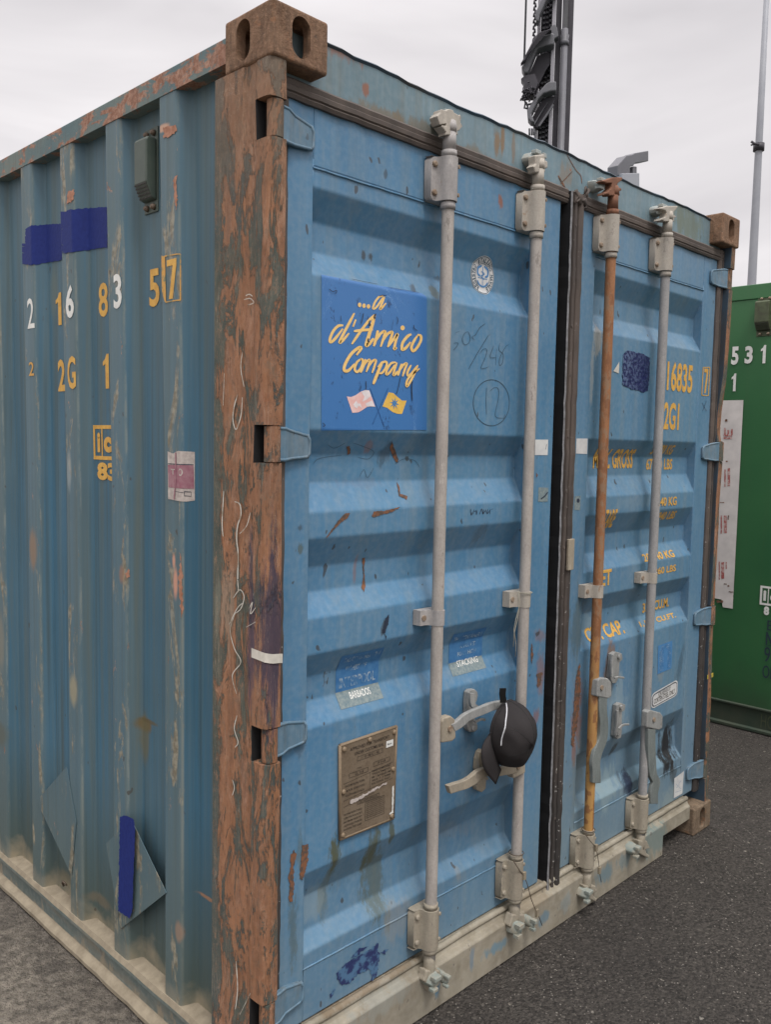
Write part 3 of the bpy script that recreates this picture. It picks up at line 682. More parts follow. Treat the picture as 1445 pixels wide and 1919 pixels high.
def post(side):
    mb = MB(); x0 = 0 if side > 0 else W_
    zs = [.118]
    for h in sorted(HZ): zs += [h - HH, h + HH]
    zs.append(2.473)
    for i in range(len(zs) - 1):
        pr = notch if i % 2 else full; a, b = zs[i], zs[i + 1]; n = max(1, int((b - a) / .03)) if i % 2 == 0 else 1
        pf = fillet(pr, .003, 2); m = len(pf); rings = []
        for k in range(n + 1):
            z = a + (b - a) * k / n; fr = post_front(z, side); fr2 = .0012 * math.sin(z * 23) + .001 * math.sin(z * 41 + 1)
            rings.append([(x0 + side * (p[0] + (fr2 if p[1] < .2 and p[0] < .03 else 0)), max(p[1], fr + p[1] * .6) if p[1] < .04 and pr is full else p[1], z) for p in pf])
        vs = [v for r_ in rings for v in r_]; fs = []
        for k in range(n):
            for j in range(m - 1): fs.append((k * m + j, k * m + j + 1, (k + 1) * m + j + 1, (k + 1) * m + j))
        mi = [0] * len(fs)
        for f in fs:
            j = f[0] % m; px_, py_ = pf[j]
            inn = px_ > .0455 and py_ < .2
            mb.add([vs[q] for q in f], [(0, 1, 2, 3)], 2 if (pr is notch and abs(py_ - .052) < .004) else 1 if inn else 0, True)  # back of each hinge notch coloured black in place of the slot's shade
        mb.add(rings[0], [tuple(range(m))]); mb.add(rings[-1], [tuple(range(m))])
    o = mb.build('corner_post', ['post', 'inner' if side < 0 else 'post', 'black'], C)
    md = o.modifiers.new('es', 'EDGE_SPLIT'); md.split_angle = .7
    return o
pL = post(1); pR = post(-1)
# hinges: knuckle + blade on the door face
def hinge(side, z):
    x0 = 0 if side > 0 else W_
    k = MB(); cx = x0 + side * .027; cy = .021 if side > 0 else .032
    k.tube([(cx, cy, z - HH + .003), (cx, cy, z + HH - .003)], .0190, 16)
    k.tube([(cx, cy, z - HH - .001), (cx, cy, z - HH + .004)], .014, 12); k.tube([(cx, cy, z + HH - .004), (cx, cy, z + HH + .001)], .014, 12)
    ko = k.build('hinge', 'post' if z > 2 or side < 0 else 'post', C); ko.modifiers.new('es', 'EDGE_SPLIT').split_angle = .9
    b = MB()
    # blade: thick steel strap tapering towards its end, bent from the knuckle to the door face
    path = [(x0 + side * .046, .022, .038, 0), (x0 + side * .070, .026, .038, .0), (x0 + side * .096, .037, .034, -.001), (x0 + side * .148, .0405, .027, -.004), (x0 + side * .156, .043, .020, -.005)]
    vs = []; fs = []
    for (x, y, h, dz_) in path:
        zc_ = z + dz_; vs += [(x, y, zc_ - h), (x, y, zc_ + h), (x, y + .012, zc_ - h), (x, y + .012, zc_ + h)]
    for i in range(len(path) - 1):
        a = i * 4; c = a + 4; fs += [(a, a + 1, c + 1, c), (a + 2, a + 3, c + 3, c + 2), (a, a + 2, c + 2, c), (a + 1, a + 3, c + 3, c + 1)]
    fs += [(0, 1, 3, 2), (len(vs) - 4, len(vs) - 3, len(vs) - 1, len(vs) - 2)]
    b.add(vs, fs)
    for sg in (-1, 1): b.tube([(x, y + .002, z + dz_ + sg * (h - .002)) for (x, y, h, dz_) in path], .0042, 8, 0)
    b.tube([(path[-2][0], path[-2][1] + .001, z + path[-2][3] - path[-2][2]), (path[-1][0], path[-1][1], z + path[-1][3] - path[-1][2] * .8), (path[-1][0], path[-1][1], z + path[-1][3] + path[-1][2] * .8), (path[-2][0], path[-2][1] + .001, z + path[-2][3] + path[-2][2])], .0042, 8, 0)
    bo = b.build('hinge_blade', 'hinge_paint', ko, bevel=.0)
for z in HZ:
    hinge(1, z); hinge(-1, z)
# scribbles on the near post
sp1 = Surf('X', -.001); scr = []
for pl, wd in [([(440, 940), (450, 945), (452, 965), (446, 985), (444, 1010), (447, 1040), (446, 1085), (448, 1110)], 2.2), ([(438, 1120), (450, 1105), (458, 1118), (452, 1140), (440, 1150)], 1.6), ([(430, 1170), (445, 1140), (455, 1130)], 1.4),
               ([(441, 1150), (432, 1180), (440, 1215), (452, 1240), (436, 1265), (444, 1300)], 1.6), ([(446, 740), (440, 760), (437, 785), (443, 805), (452, 780), (455, 745)], 1.8), ([(455, 660), (452, 690), (458, 725)], 1.5), ([(461, 555), (468, 552), (474, 556)], 1.6),
               ([(458, 562), (470, 560), (476, 568), (465, 572)], 1.4), ([(421, 700), (419, 760)], 1.6), ([(420, 920), (417, 980), (419, 1005)], 2), ([(450, 1000), (463, 985), (470, 960)], 1.3), ([(443, 1800), (446, 1850), (442, 1890)], 1.8), ([(470, 1860), (450, 1900)], 1.4),
               ([(468, 1140), (474, 1128), (470, 1150), (480, 1138)], 1.5), ([(462, 1175), (480, 1165)], 1.5), ([(436, 1460), (440, 1475), (436, 1490)], 1.3), ([(445, 1340), (440, 1365), (447, 1390), (441, 1400)], 1.6)]:
    scr.append(pxp(sp1, ribbon(pl, wd)))
decal('scribble', scr, 'chalk', sp1, pL)
# tape round the post edge
tp = MB()
tz = onY(506, 1240, 0).z; arc = [(-.0012, .055), (-.0012, .020), (.002, .0075), (.010, .0012 + .002), (.020, .0005), (.040, .0003), (.049, .002)]
q = []
for k, (a, b) in enumerate(arc):
    dzz = -.012 * k / 6; q += [(a, b + .0022 - .0012, tz + .002 + dzz), (a, b + .0022 - .0012, tz + .024 + dzz)]
tp.add(q, [(2 * i, 2 * i + 1, 2 * i + 3, 2 * i + 2) for i in range(len(arc) - 1)]); tp.build('tape', 'tape', pL)
yt = MB(); a = onX(1331, 1264, W_); yt.box(W_ - .052, W_ + .004, a.y - .012, a.y - .010, a.z - .008, a.z + .010); yt.build('tape', 'yelltape', pR)

# ---- rails, header, sill, roof
r = MB(); r.prism([(.010, 2.507), (.010, 2.563), (.014, 2.567), (.066, 2.567), (.070, 2.563), (.070, 2.507)], .178, 5.88, 'y'); r.build('top_rail', 'rail', C, bevel=.0)
r = MB(); r.prism([(W_ - .070, 2.507), (W_ - .070, 2.567), (W_ - .010, 2.567), (W_ - .010, 2.507)], .178, 5.88, 'y'); r.build('top_rail', 'rail', C)
def brail(side):
    x0 = 0 if side > 0 else W_; pr = [(.050, .128), (.010, .118), (.003, .104), (.003, .094), (.012, .086), (.014, .036), (-.004, .026), (-.010, .020), (-.010, .008), (.060, .008), (.060, .120)]
    mb = MB(); n = len(pr); N = 90; rnd = random.Random(3); rings = []
    for k in range(N + 1):
        y = .18 + 5.7 * k / N; w1 = rnd.uniform(-.0009, .0011)
        rings.append([(x0 + side * (p[0] + (w1 if p[0] < 0 else 0)), y, p[1] + (w1 * 1.2 if p[1] > .09 or p[0] < 0 else 0)) for p in pr])
    for k in range(N):
        for j in range(n):
            j2 = (j + 1) % n; mb.add([rings[k][j], rings[k][j2], rings[k + 1][j2], rings[k + 1][j]], [(0, 1, 2, 3)], 1 if (j in (0, 1) or 5 <= j <= 8) else 0)
    mb.add(rings[0], [tuple(range(n))]); mb.add(rings[-1], [tuple(range(n))])
    mb.build('bottom_rail', ['siderail', 'sidedust'], C)
brail(1); brail(-1)
# header (its rim is bent and chipped)
hd = MB(); N = 60; rnd = random.Random(5); rings = []
for k in range(N + 1):
    x = .06 + (W_ - .12) * k / N; e = rnd.uniform(-.003, .002) + .003 * math.sin(x * 7)
    rings.append([(x, .055, 2.452), (x, .055, 2.566 + e), (x, .050, 2.572 + e), (x, .056, 2.577 + e), (x, .075, 2.574), (x, .16, 2.572), (x, .16, 2.452)])
for k in range(N):
    for j in range(6): hd.add([rings[k][j], rings[k][j + 1], rings[k + 1][j + 1], rings[k + 1][j]], [(0, 1, 2, 3)], 1 if j in (1, 2, 3) else 0)
    hd.add([rings[k][6], rings[k][0], rings[k + 1][0], rings[k + 1][6]], [(0, 1, 2, 3)])
hdo = hd.build('header', ['header', 'inner'], C)
# cracks on the header
ck = [pxp(HEAD, ribbon(p_, w_)) for p_, w_ in [([(1062, 290), (1078, 318), (1088, 330), (1090, 345)], 1.2), ([(1046, 330), (1058, 352), (1062, 360)], 2.4), ([(1072, 322), (1060, 335), (1050, 345)], 1.4)]]
decal('rust_crack', ck, 'rustmark', HEAD, hdo)
sil = MB()
prof = [(.008, .004), (.008, .128), (.012, .133), (.030, .137), (.036, .150), (.050, .163), (.110, .165), (.110, .004)]
sil.prism(prof, .162, 2.015, 'x')
so_ = sil.build('door_sill', 'sill', C, bevel=.002)
s2 = MB(); s2.prism([(.020, .072), (.020, .128), (.030, .137), (.036, .150), (.050, .163), (.110, .165), (.110, .072)], 2.015, 2.276, 'x')
s2.build('sill_end', 'sill', C, bevel=.002)
sill_lip = MB(); rnd = random.Random(9); path = [(.10 + .0375 * i * 2, .040 + rnd.uniform(-.001, .001), .158 + rnd.uniform(-.0015, .0015)) for i in range(30)]
sill_lip.tube(path, .0105, 8); sill_lip.build('sill_gasket', 'sill', C)
rf = MB()
N = 40
for k in range(N):
    y0 = .16 + 5.74 * k / N; y1 = .16 + 5.74 * (k + 1) / N; a = .012 * (k % 2); b = .012 * ((k + 1) % 2)
    rf.add([(.05, y0, 2.552 + a), (W_ - .05, y0, 2.552 + a), (W_ - .05, y1, 2.552 + b), (.05, y1, 2.552 + b)], [(0, 1, 2, 3)])
rf.build('roof', 'header', C)
# ---- side walls
sw = MB(); zs = [.118, .6, 1.1, 1.5, 2.0, 2.512]
vs = []
for z in zs: vs += [(x, y + skew(z), z) for (y, x) in SYF]
n = len(SYF)
sw.add(vs, [(i * n + j, i * n + j + 1, (i + 1) * n + j + 1, (i + 1) * n + j) for i in range(len(zs) - 1) for j in range(n - 1)], 0, False)
swo = sw.build('side_wall', 'side', C)
vs = []; sw = MB()
for z in (.118, 2.51): vs += [(W_ - x, y, z) for (y, x) in SYF]
sw.add(vs, [(j, j + 1, n + j + 1, n + j) for j in range(n - 1)], 0, True); sw.build('side_wall', 'side', C)
bw = MB(); bw.box(.05, W_ - .05, 5.95, 6.0, .1, 2.5); bw.box(.03, .2, 5.88, 6.03, .118, 2.473); bw.box(W_ - .2, W_ - .03, 5.88, 6.03, .118, 2.473); bw.build('end_wall', 'side', C)
fl = MB(); fl.box(.05, W_ - .05, .14, 5.9, .12, .15); fl.build('floor_board', 'black', C)

# ---- doors
def door(x0, x1, sl, sr, matn, tex):
    d = bpy.data.objects.new('door', None); COL.objects.link(d); d.parent = C
    fr = MB()
    fr.box(x0, x0 + sl, .050, .115, .168, 2.425); fr.box(x1 - sr, x1, .050, .115, .168, 2.425)
    fr.box(x0 + sl, x1 - sr, .0505, .115, 2.285, 2.425); fr.box(x0 + sl, x1 - sr, .0505, .115, .168, .304)
    f = fr.build('door_frame', matn, d, bevel=.003)
    pn = MB(); a, b = x0 + sl - .002, x1 - sr + .002
    prof_ = [p_ for p_ in DZF if .29 < p_[0] < 2.30]; prof_ = [(.29, D)] + prof_ + [(2.30, D)]
    m = len(prof_); vs = [(a, p_[1], p_[0]) for p_ in prof_] + [(b, p_[1], p_[0]) for p_ in prof_]
    pn.add(vs, [(i, i + 1, m + i + 1, m + i) for i in range(m - 1)], 0, False)
    p2 = pn.build('door_panel', matn, d)
    # weld seams round the panel
    rnd = random.Random(int(x0 * 100))
    for zz in (2.281, .307): MB().tube([(a + (b - a) * i / 24, .0505, zz + rnd.uniform(-.0008, .0008)) for i in range(25)], .0026, 6).build('weld_seam', matn, d)
    for xx in (a + .002, b - .002):
        w2 = MB(); w2.tube([(xx, y + .0005, z) for (z, y) in prof_], .0022, 6); w2.build('weld_seam', matn, d)
    return d, f, p2
dL, fL, pnL = door(.086, 1.196, .078, .156, 'door_l', 1)
dR, fR, pnR = door(1.252, 2.352, .160, .118, 'door_r', 2)
# black sheet standing in for the shade behind the gap; then rubber seals
v_ = MB(); v_.box(1.14, 1.34, .118, .124, .17, 2.43); v_.build('gap_shade_sheet', 'black', C)
def wob(prof, x0, z0, z1, mats, name, par, n=70, amp=.0012, seed=1):
    mb = MB(); rnd = random.Random(seed); rings = []; m = len(prof)
    for k in range(n + 1):
        z = z0 + (z1 - z0) * k / n; e = rnd.uniform(-amp, amp); e2 = rnd.uniform(-amp, amp)
        rings.append([(x0 + p_[0] + e, p_[1] + e2, z) for p_ in prof])
    for k in range(n):
        for j in range(m - 1): mb.add([rings[k][j], rings[k][j + 1], rings[k + 1][j + 1], rings[k + 1][j]], [(0, 1, 2, 3)], prof[j][2])
    mb.add(rings[-1], [tuple(range(m))]); mb.add(rings[0], [tuple(range(m))])
    return mb.build(name, mats, par)
# centre seal: light lip, dark groove, two brown ribs, outer band
cs = [(.0, .10, 3), (.0, .030, 2), (.004, .026, 1), (.012, .030, 1), (.016, .042, 1), (.021, .042, 0), (.025, .030, 0), (.036, .028, 0), (.041, .034, 1), (.045, .040, 0), (.049, .030, 0), (.056, .025, 0), (.072, .027, 0), (.078, .036, 0), (.080, .050, 0), (.080, .06, 0)]  # first face coloured black to paint in the shade of the door gap
wob(cs, 1.222, .10, 2.452, ['seal', 'gasket_dk', 'gasket_lip', 'black'], 'centre_gasket', C)
pt = MB(); a = STILE.px(1063, 1010); b = STILE.px(1082, 1072); pt.box(1.265, 1.300, .019, .028, onY(1072, 1068, .02).z, onY(1072, 1010, .02).z); pt.build('gasket_clip', 'handle_low', C, bevel=.002)
# right-hand seal and left-hand seal beside the posts
wob([(.0, .06, 0), (.0, .044, 0), (.006, .038, 0), (.018, .036, 0), (.024, .046, 0), (.028, .046, 1), (.032, .038, 0), (.046, .040, 0), (.05, .055, 0), (.05, .09, 0)], 2.346, .165, 2.46, ['seal', 'gasket_dk'], 'side_gasket', C, seed=4)
wob([(.0, .09, 0), (.0, .048, 0), (.012, .044, 0), (.030, .048, 0), (.032, .06, 0)], .056, .165, 2.43, ['seal', 'gasket_dk'], 'side_gasket', C, seed=6)
rnd = random.Random(8)
for (xa, xb) in ((.06, 1.222), (1.262, 2.38)):
    tg = MB()
    m = 30; gp = [(.062, 2.462), (.044, 2.461), (.038, 2.455), (.040, 2.444), (.036, 2.441), (.037, 2.431), (.041, 2.428), (.038, 2.424), (.042, 2.416), (.062, 2.415)]
    rings = []
    for k in range(m + 1):
        x = xa + (xb - xa) * k / m; e = rnd.uniform(-.0014, .0014)
        rings.append([(x, p_[0] + e, p_[1] + e) for p_ in gp])
    for k in range(m):
        for j in range(len(gp) - 1): tg.add([rings[k][j], rings[k][j + 1], rings[k + 1][j + 1], rings[k + 1][j]], [(0, 1, 2, 3)])
    tg.add(rings[0], [tuple(range(len(gp)))]); tg.add(rings[-1], [tuple(range(len(gp)))])
    tg.build('top_gasket', 'gasket', C)
# ragged end of the gasket where the seals meet
rg = MB(); rnd = random.Random(2)
for k in range(9):
    c = onY(1085 + rnd.uniform(-8, 12), 372 + rnd.uniform(-14, 14), .03); rg.tube([tuple(c + Vector((rnd.uniform(-.02, .02), rnd.uniform(-.008, .004), rnd.uniform(-.02, .02)))) for _ in range(3)], [.008, .006, .003], 6)
rg.build('torn_gasket', 'gasket', C)
# gasket clips
rnd = random.Random(12); z = 2.35
while z > .3: MB().cyl((1.254 + rnd.uniform(-.002, .002), .031, z), (0, -1, 0), .0048, .0035, 8).build('gasket_rivet', 'gasket', C); z -= rnd.uniform(.12, .22)

# ---- locking bars
def prism_px(mb, pts, y0, y1, m=0, yref=None):
    """outline measured on the plane y=y0, given thickness towards y1"""
    P = [onY(u, v, y0 if yref is None else yref) for u, v in pts]
    return mb.prism([(p.x, p.z) for p in P], y0, y1, 'y', m)
BY = .005
def c3(pts, ox, oy, sc): return [(ox + a / sc, oy + b / sc) for a, b in pts]
def locking_bar(bx, mats, plates_u, plates_l, clampz, top, bottom, collar_z, plate_mat, lowplate_mat, cam_mat, cut=None):
    barm, lowm = mats
    mb = MB(); zt, zb = 2.455, .155
    rnd = random.Random(int(bx * 50)); zz = [zt - (zt - zb) * k / 30 for k in range(31)]
    mb.tube([(bx + .0012 * math.sin(z * 3 + bx), BY, z) for z in zz], .017, 18)
    b = mb.build('locking_bar', barm, C)
    cl = MB()
    zu0, zu1 = plates_u; zl0, zl1 = plates_l
    for (z0, r0, z1, r1) in ((zu1 + .002, .021, zu1 + .018, .021), (zu1 + .02, .018, zu1 + .07, .0175), (zu0 - .020, .021, zu0 - .003, .0205)):
        cl.tube([(bx, BY, z0), (bx, BY, z1)], [r0, r1], 18)
        cl.build('collar', cam_mat if cam_mat == 'cam_rust' and z0 > zu0 else plate_mat, b); cl = MB()
    cl.tube([(bx, BY, zu1 + .066), (bx, BY, zu1 + .080), (bx, BY, zu1 + .095)], [.0185, .0195, .016], 18)
    cl.build('collar', cam_mat if cam_mat == 'cam_rust' else plate_mat, b)
    cl = MB(); cl.tube([(bx, BY, zl1 + .003), (bx, BY, zl1 + .016)], .021, 18); cl.build('collar', lowplate_mat, b); cl = MB(); cl.tube([(bx, BY, zl0 - .016), (bx, BY, zl0 - .002)], .0215, 18)
    cl.tube([(bx, BY, zl0 - .018), (bx, BY, zl0 - .04), (bx, BY, zl0 - .065), (bx, BY, zl0 - .085)], [.016, .0175, .018, .015], 18); cl.build('collar', lowplate_mat, b)
    # guide brackets: folded plate that wraps the bar, with a bolted wing on the left
    for (z0, z1, pm, nm) in ((zu0, zu1, plate_mat, 'guide_bracket'), (zl0, zl1, lowplate_mat, 'guide_bracket')):
        p = MB(); t_ = .004; R = .0245
        out = [(bx - .0495, .047), (bx - .048, .024), (bx - .030, .022), (bx - .0262, .016)]
        for k in range(9):
            a = PI - PI * k / 8; out.append((bx + R * math.cos(a) * 1.02, BY - R * math.sin(a)))
        out += [(bx + .0262, .020), (bx + .034, .028), (bx + .046, .030), (bx + .046, .046)]
        inn = [(bx - .062, .050), (bx + .046, .050)]
        N_ = len(out); vs = [(q[0], q[1], z) for z in (z0, z0 + .010, z1 - .010, z1) for q in out]
        # rounded wing corners
        for i in (0, 1): 
            for lv, dx in ((0, .010), (3, .010)): k_ = lv * N_ + i; vs[k_] = (vs[k_][0] + dx, vs[k_][1], vs[k_][2])
        p.add(vs, [(l * N_ + i, l * N_ + i + 1, (l + 1) * N_ + i + 1, (l + 1) * N_ + i) for l in range(3) for i in range(N_ - 1)], 0, True)
        top_ = [(q[0], q[1], z1) for q in out]; p.add(top_ + [(bx - .040, .050, z1), (bx + .046, .050, z1)], [tuple(range(N_)) + (N_ + 1, N_)])
        bot_ = [(q[0], q[1], z0) for q in out]; p.add(bot_ + [(bx - .040, .050, z0), (bx + .046, .050, z0)], [tuple(range(N_)) + (N_ + 1, N_)])
        po = p.build(nm, pm, b); po.modifiers.new('es', 'EDGE_SPLIT').split_angle = .8
        for zc in (z0 + .020, z1 - .020):
            bm_ = 'bolt' if pm != lowplate_mat or pm == plate_mat else 'bar_low'
            MB().tube([(bx - .037, .025, zc), (bx - .037, .018, zc), (bx - .037, .0155, zc)], [.0080, .0080, .005], 10).build('bolt', bm_, b); MB().cyl((bx + .0225, -.002, zc), (.35, -1, 0), .0055, .010, 8).build('bolt', bm_, b)
    # mid clamp
    cm = MB(); z0, z1 = clampz; R = .0195; out = [(bx - .064, .046), (bx - .063, .030), (bx - .030, .026), (bx - .022, .018)]
    out = [(bx - .052, .050), (bx - .051, .024), (bx - .030, .022), (bx - .022, .014)]
    for k in range(9): a = PI - PI * k / 8; out.append((bx + R * math.cos(a), BY - R * math.sin(a)))
    out += [(bx + .020, .030), (bx + .026, .046)]
    N_ = len(out); vs = [(q[0], q[1], z) for z in (z0, z1) for q in out]
    cm.add(vs, [(i, i + 1, N_ + i + 1, N_ + i) for i in range(N_ - 1)], 0, True); cm.add(vs, [tuple(range(N_)), tuple(range(N_, 2 * N_))])
    co = cm.build('bar_clamp', plate_mat if plate_mat != 'plate' else 'plate', b); co.modifiers.new('es', 'EDGE_SPLIT').split_angle = .8
    cb = MB(); cb.cyl((bx - .038, .025, (z0 + z1) / 2), (0, -1, 0), .008, .005, 8); cb.build('bolt', 'bolt', b)
    # cam ends
    ct = MB(); prism_px(ct, top, -.008, .020); ct.build('cam', cam_mat, b, bevel=.004)
    cb = MB(); prism_px(cb, bottom, -.010, .018); cb.build('cam', lowplate_mat, b, bevel=.004)
    return b
T1 = c3([(165, 290), (195, 262), (200, 235), (240, 245), (262, 232), (292, 240), (305, 262), (345, 285), (352, 275), (362, 300), (355, 340), (372, 372), (345, 405), (330, 410), (335, 440), (235, 440), (240, 420), (205, 375), (208, 362), (240, 368), (240, 352), (190, 360)], 780, 150, 4.25)
T2 = c3([(950, 600), (1025, 592), (1030, 640), (1050, 650), (1052, 700), (1030, 710), (1030, 740), (950, 740), (945, 710), (930, 690), (955, 670)], 780, 150, 4.25)
T3 = c3([(258, 337), (330, 312), (400, 310), (402, 330), (368, 355), (366, 380), (392, 385), (398, 402), (380, 412), (385, 440), (310, 440), (305, 430), (270, 435), (275, 418), (300, 410), (325, 385), (328, 352), (290, 352)], 1060, 250, 3.753)
T4 = c3([(655, 530), (715, 512), (790, 512), (790, 525), (762, 555), (762, 575), (785, 588), (765, 598), (765, 622), (693, 622), (690, 612), (665, 615), (672, 600), (705, 590), (712, 560), (705, 545)], 1060, 250, 3.753)
B1 = c3([(105, 850), (175, 850), (182, 880), (165, 895), (150, 895), (152, 930), (140, 960), (120, 962), (112, 925), (92, 905), (100, 880)], 760, 1500, 2.676)
B2 = c3([(540, 570), (598, 570), (602, 600), (590, 640), (575, 650), (540, 648), (522, 630), (530, 605)], 760, 1500, 2.676)
B3 = c3([(895, 425), (955, 425), (955, 440), (967, 452), (940, 465), (945, 478), (964, 492), (955, 506), (915, 490), (890, 478), (900, 450)], 760, 1500, 2.676)
B4 = c3([(1170, 200), (1212, 200), (1228, 238), (1205, 246), (1210, 262), (1228, 276), (1218, 288), (1190, 275), (1165, 258), (1172, 225)], 760, 1500, 2.676)
bar1 = locking_bar(.596, ('bar', 0), (2.283, 2.397), (.208, .323), (1.140, 1.182), T1, B1, 0, 'plate', 'bar_low', 'plate_w')
bar2 = locking_bar(1.003, ('bar', 0), (2.280, 2.396), (.206, .330), (1.142, 1.190), T2, B2, 0, 'plate_w', 'bar_low', 'plate_w')
bar3 = locking_bar(1.434, ('bar_rust', 0), (2.292, 2.412), (.160, .278), (1.122, 1.166), T3, B3, 0, 'plate_w', 'bar_low', 'cam_rust')
bar4 = locking_bar(1.820, ('bar_grey', 0), (2.288, 2.406), (.180, .298), (1.134, 1.174), T4, B4, 0, 'plate_w', 'bar_low', 'plate_w')
bar3['label'] = 'rust brown locking bar'
# keepers on header and sill (lumpy cast blocks)
def keeper(cx, cz, w2, h2, m, par, seed, y=.055):
    rnd = random.Random(seed); mb = MB()
    n = 12; r0 = []; 
    pts = [(cx + w2 * math.cos(2 * PI * i / n) * rnd.uniform(.8, 1.1), cz + h2 * math.sin(2 * PI * i / n) * rnd.uniform(.8, 1.1)) for i in range(n)]
    lv = [(y + .004, 1), (y - .018, .96), (y - .034, .8), (y - .040, .45)]
    vs = []
    for (yy, s_) in lv: vs += [(cx + (p[0] - cx) * s_ + rnd.uniform(-.001, .001), yy + rnd.uniform(-.0015, .0015), cz + (p[1] - cz) * s_) for p in pts]
    mb.add(vs, [(l * n + i, l * n + (i + 1) % n, (l + 1) * n + (i + 1) % n, (l + 1) * n + i) for l in range(3) for i in range(n)], 0, True); mb.add(vs[-n:], [tuple(range(n))], 0, True)
    # a jaw in front
    mb.box(cx - w2 * .75, cx + w2 * .3, y - .050, y - .030, cz + h2 * .35, cz + h2 * .9); mb.box(cx - w2 * .9, cx - w2 * .1, y - .048, y - .028, cz - h2 * .9, cz - h2 * .45)
    return mb.build('keeper', m, par, bevel=.003)
for i, (bx, b) in enumerate(((.596, bar1), (1.010, bar2))): keeper(bx, 2.500, .025, .022, 'lump', C, 20 + i)
keeper(1.040, 2.496, .016, .024, 'lump', C, 41); keeper(.628, 2.492, .014, .018, 'lump', C, 42)
for i, (u, v) in enumerate(((1118, 350), (1232, 397))):
    p = onY(u, v, .04); keeper(p.x, p.z, .036, .020, 'lump', C, 30 + i)
for i, (u, v) in enumerate(((803, 1832), (960, 1735), (1090, 1672), (1182, 1590))):
    p = onY(u, v, .0); keeper(p.x + .004, max(.03, p.z), .026, .024, 'lump_low', C, 50 + i, y=.010)
for i, (u, v) in enumerate(((822, 1828), (985, 1725))):
    p = onY(u, v, .0); keeper(p.x + .004, max(.03, p.z), .014, .02, 'lump_low', C, 60 + i, y=.008)

# ---- handles
def strap_handle(path, wid, th, y, m, par, name='handle'):
    """flat bar following px path in the plane y, width wid (px)"""
    vs, fs = ribbon(path, wid, True, False)
    P = [onY(u, v, y) for u, v in vs]; n = len(P)
    ys = [0] * n
    mb = MB(); A = [(p.x, p.y, p.z) for p in P]; B = [(p.x, p.y + th, p.z) for p in P]
    mb.add(A + B, [f for f in fs] + [tuple(i + n for i in f) for f in fs] + [(2 * i, 2 * i + 2, 2 * i + 2 + n, 2 * i + n) for i in range(n // 2 - 1)] + [(2 * i + 1, 2 * i + 3, 2 * i + 3 + n, 2 * i + 1 + n) for i in range(n // 2 - 1)] + [(0, 1, 1 + n, n), (n - 2, n - 1, 2 * n - 1, 2 * n - 2)])
    return mb.build(name, m, par, bevel=.002)
def hub(pts, y0, y1, m, par, rivet):
    mb = MB(); prism_px(mb, pts, y0, y1); o = mb.build('handle_hub', m, par, bevel=.004)
    r_ = MB(); p = onY(rivet[0], rivet[1], y0); r_.cyl((p.x, y0 + .001, p.z), (0, -1, 0), .0085, .006, 12); r_.build('rivet', 'bolt', par)
hub([(829, 1352), (832, 1345), (845, 1341), (853, 1347), (855, 1382), (848, 1389), (829, 1392)], -.018, .006, 'handle_low', bar1, (843, 1365))
h1 = strap_handle([(850, 1364), (862, 1357), (876, 1345), (890, 1338), (905, 1332), (925, 1324), (948, 1320), (962, 1322)], 15, .014, -.020, 'handle', bar1)
hub([(964, 1425), (970, 1420), (985, 1418), (985, 1448), (963, 1459), (961, 1450)], -.020, .006, 'handle_low', bar2, (971, 1436))
h2 = strap_handle([(968, 1440), (950, 1444), (930, 1447), (912, 1447), (900, 1452), (888, 1462), (874, 1470), (858, 1475), (843, 1480)], 16, .016, -.022, 'handle_low', bar2)
hub([(1121, 1274), (1126, 1270), (1140, 1271), (1146, 1278), (1147, 1304), (1140, 1309), (1119, 1305)], -.020, .006, 'handle', bar3, (1127, 1288))
h3 = strap_handle([(1131, 1306), (1131, 1330), (1133, 1360), (1131, 1385), (1122, 1410), (1118, 1430), (1119, 1450), (1119, 1467)], 15, .014, -.018, 'handle_dark', bar3)
hub([(1214, 1334), (1219, 1330), (1238, 1335), (1243, 1342), (1242, 1364), (1236, 1368), (1213, 1363)], -.020, .006, 'handle', bar4, (1225, 1348))
h4 = strap_handle([(1222, 1366), (1222, 1400), (1223, 1425), (1225, 1450), (1231, 1465), (1227, 1485), (1227, 1506)], 14, .014, -.018, 'handle_dark', bar4)
# catches (handle retainers)
def catch(plate, holes, arm, m, par, y=D, arm2=None):
    mb = MB(); prism_px(mb, plate, y - .020, y - .002, yref=y - .015)
    for (u, v, r_) in holes:
        p = onY(u, v, y - .020); mb.cyl((p.x, y - .019, p.z), (0, -1, 0), r_, .009, 10)
    o = mb.build('handle_catch', m, par, bevel=.003)
    if arm: a = strap_handle(arm[0], arm[1], .010, y - arm[2], m, par, 'catch_arm')
    if arm2: strap_handle(arm2[0], arm2[1], .006, y - arm2[2], m, par, 'catch_arm')
hz = lambda pts: c3(pts, 840, 1280, 7.225)
catch(hz([(255, 120), (285, 85), (345, 78), (380, 110), (388, 160), (375, 230), (330, 300), (300, 370), (385, 560), (385, 620), (340, 655), (280, 655), (248, 615), (240, 560), (245, 260)]), [(886, 1306, .008), (886, 1364, .009)],
      (hz([(335, 140), (335, 230), (350, 300), (400, 340), (410, 395), (445, 405)]), 9, .050), 'handle', dL, arm2=(hz([(370, 530), (420, 500), (470, 490), (510, 500)]), 5, .050))
catch(hz([(415, 920), (455, 890), (460, 1000), (470, 1180), (500, 1300), (495, 1420), (440, 1470), (375, 1440), (365, 1390), (400, 1300), (375, 1150), (385, 1020)]), [(905, 1430, .007)],
      (hz([(440, 930), (435, 1040), (450, 1150), (480, 1230)]), 6, .048), 'handle_low', dL, arm2=(hz([(395, 1290), (450, 1290), (500, 1280), (545, 1300)]), 5, .048))
rz = lambda pts: c3(pts, 1040, 1100, 3.553)
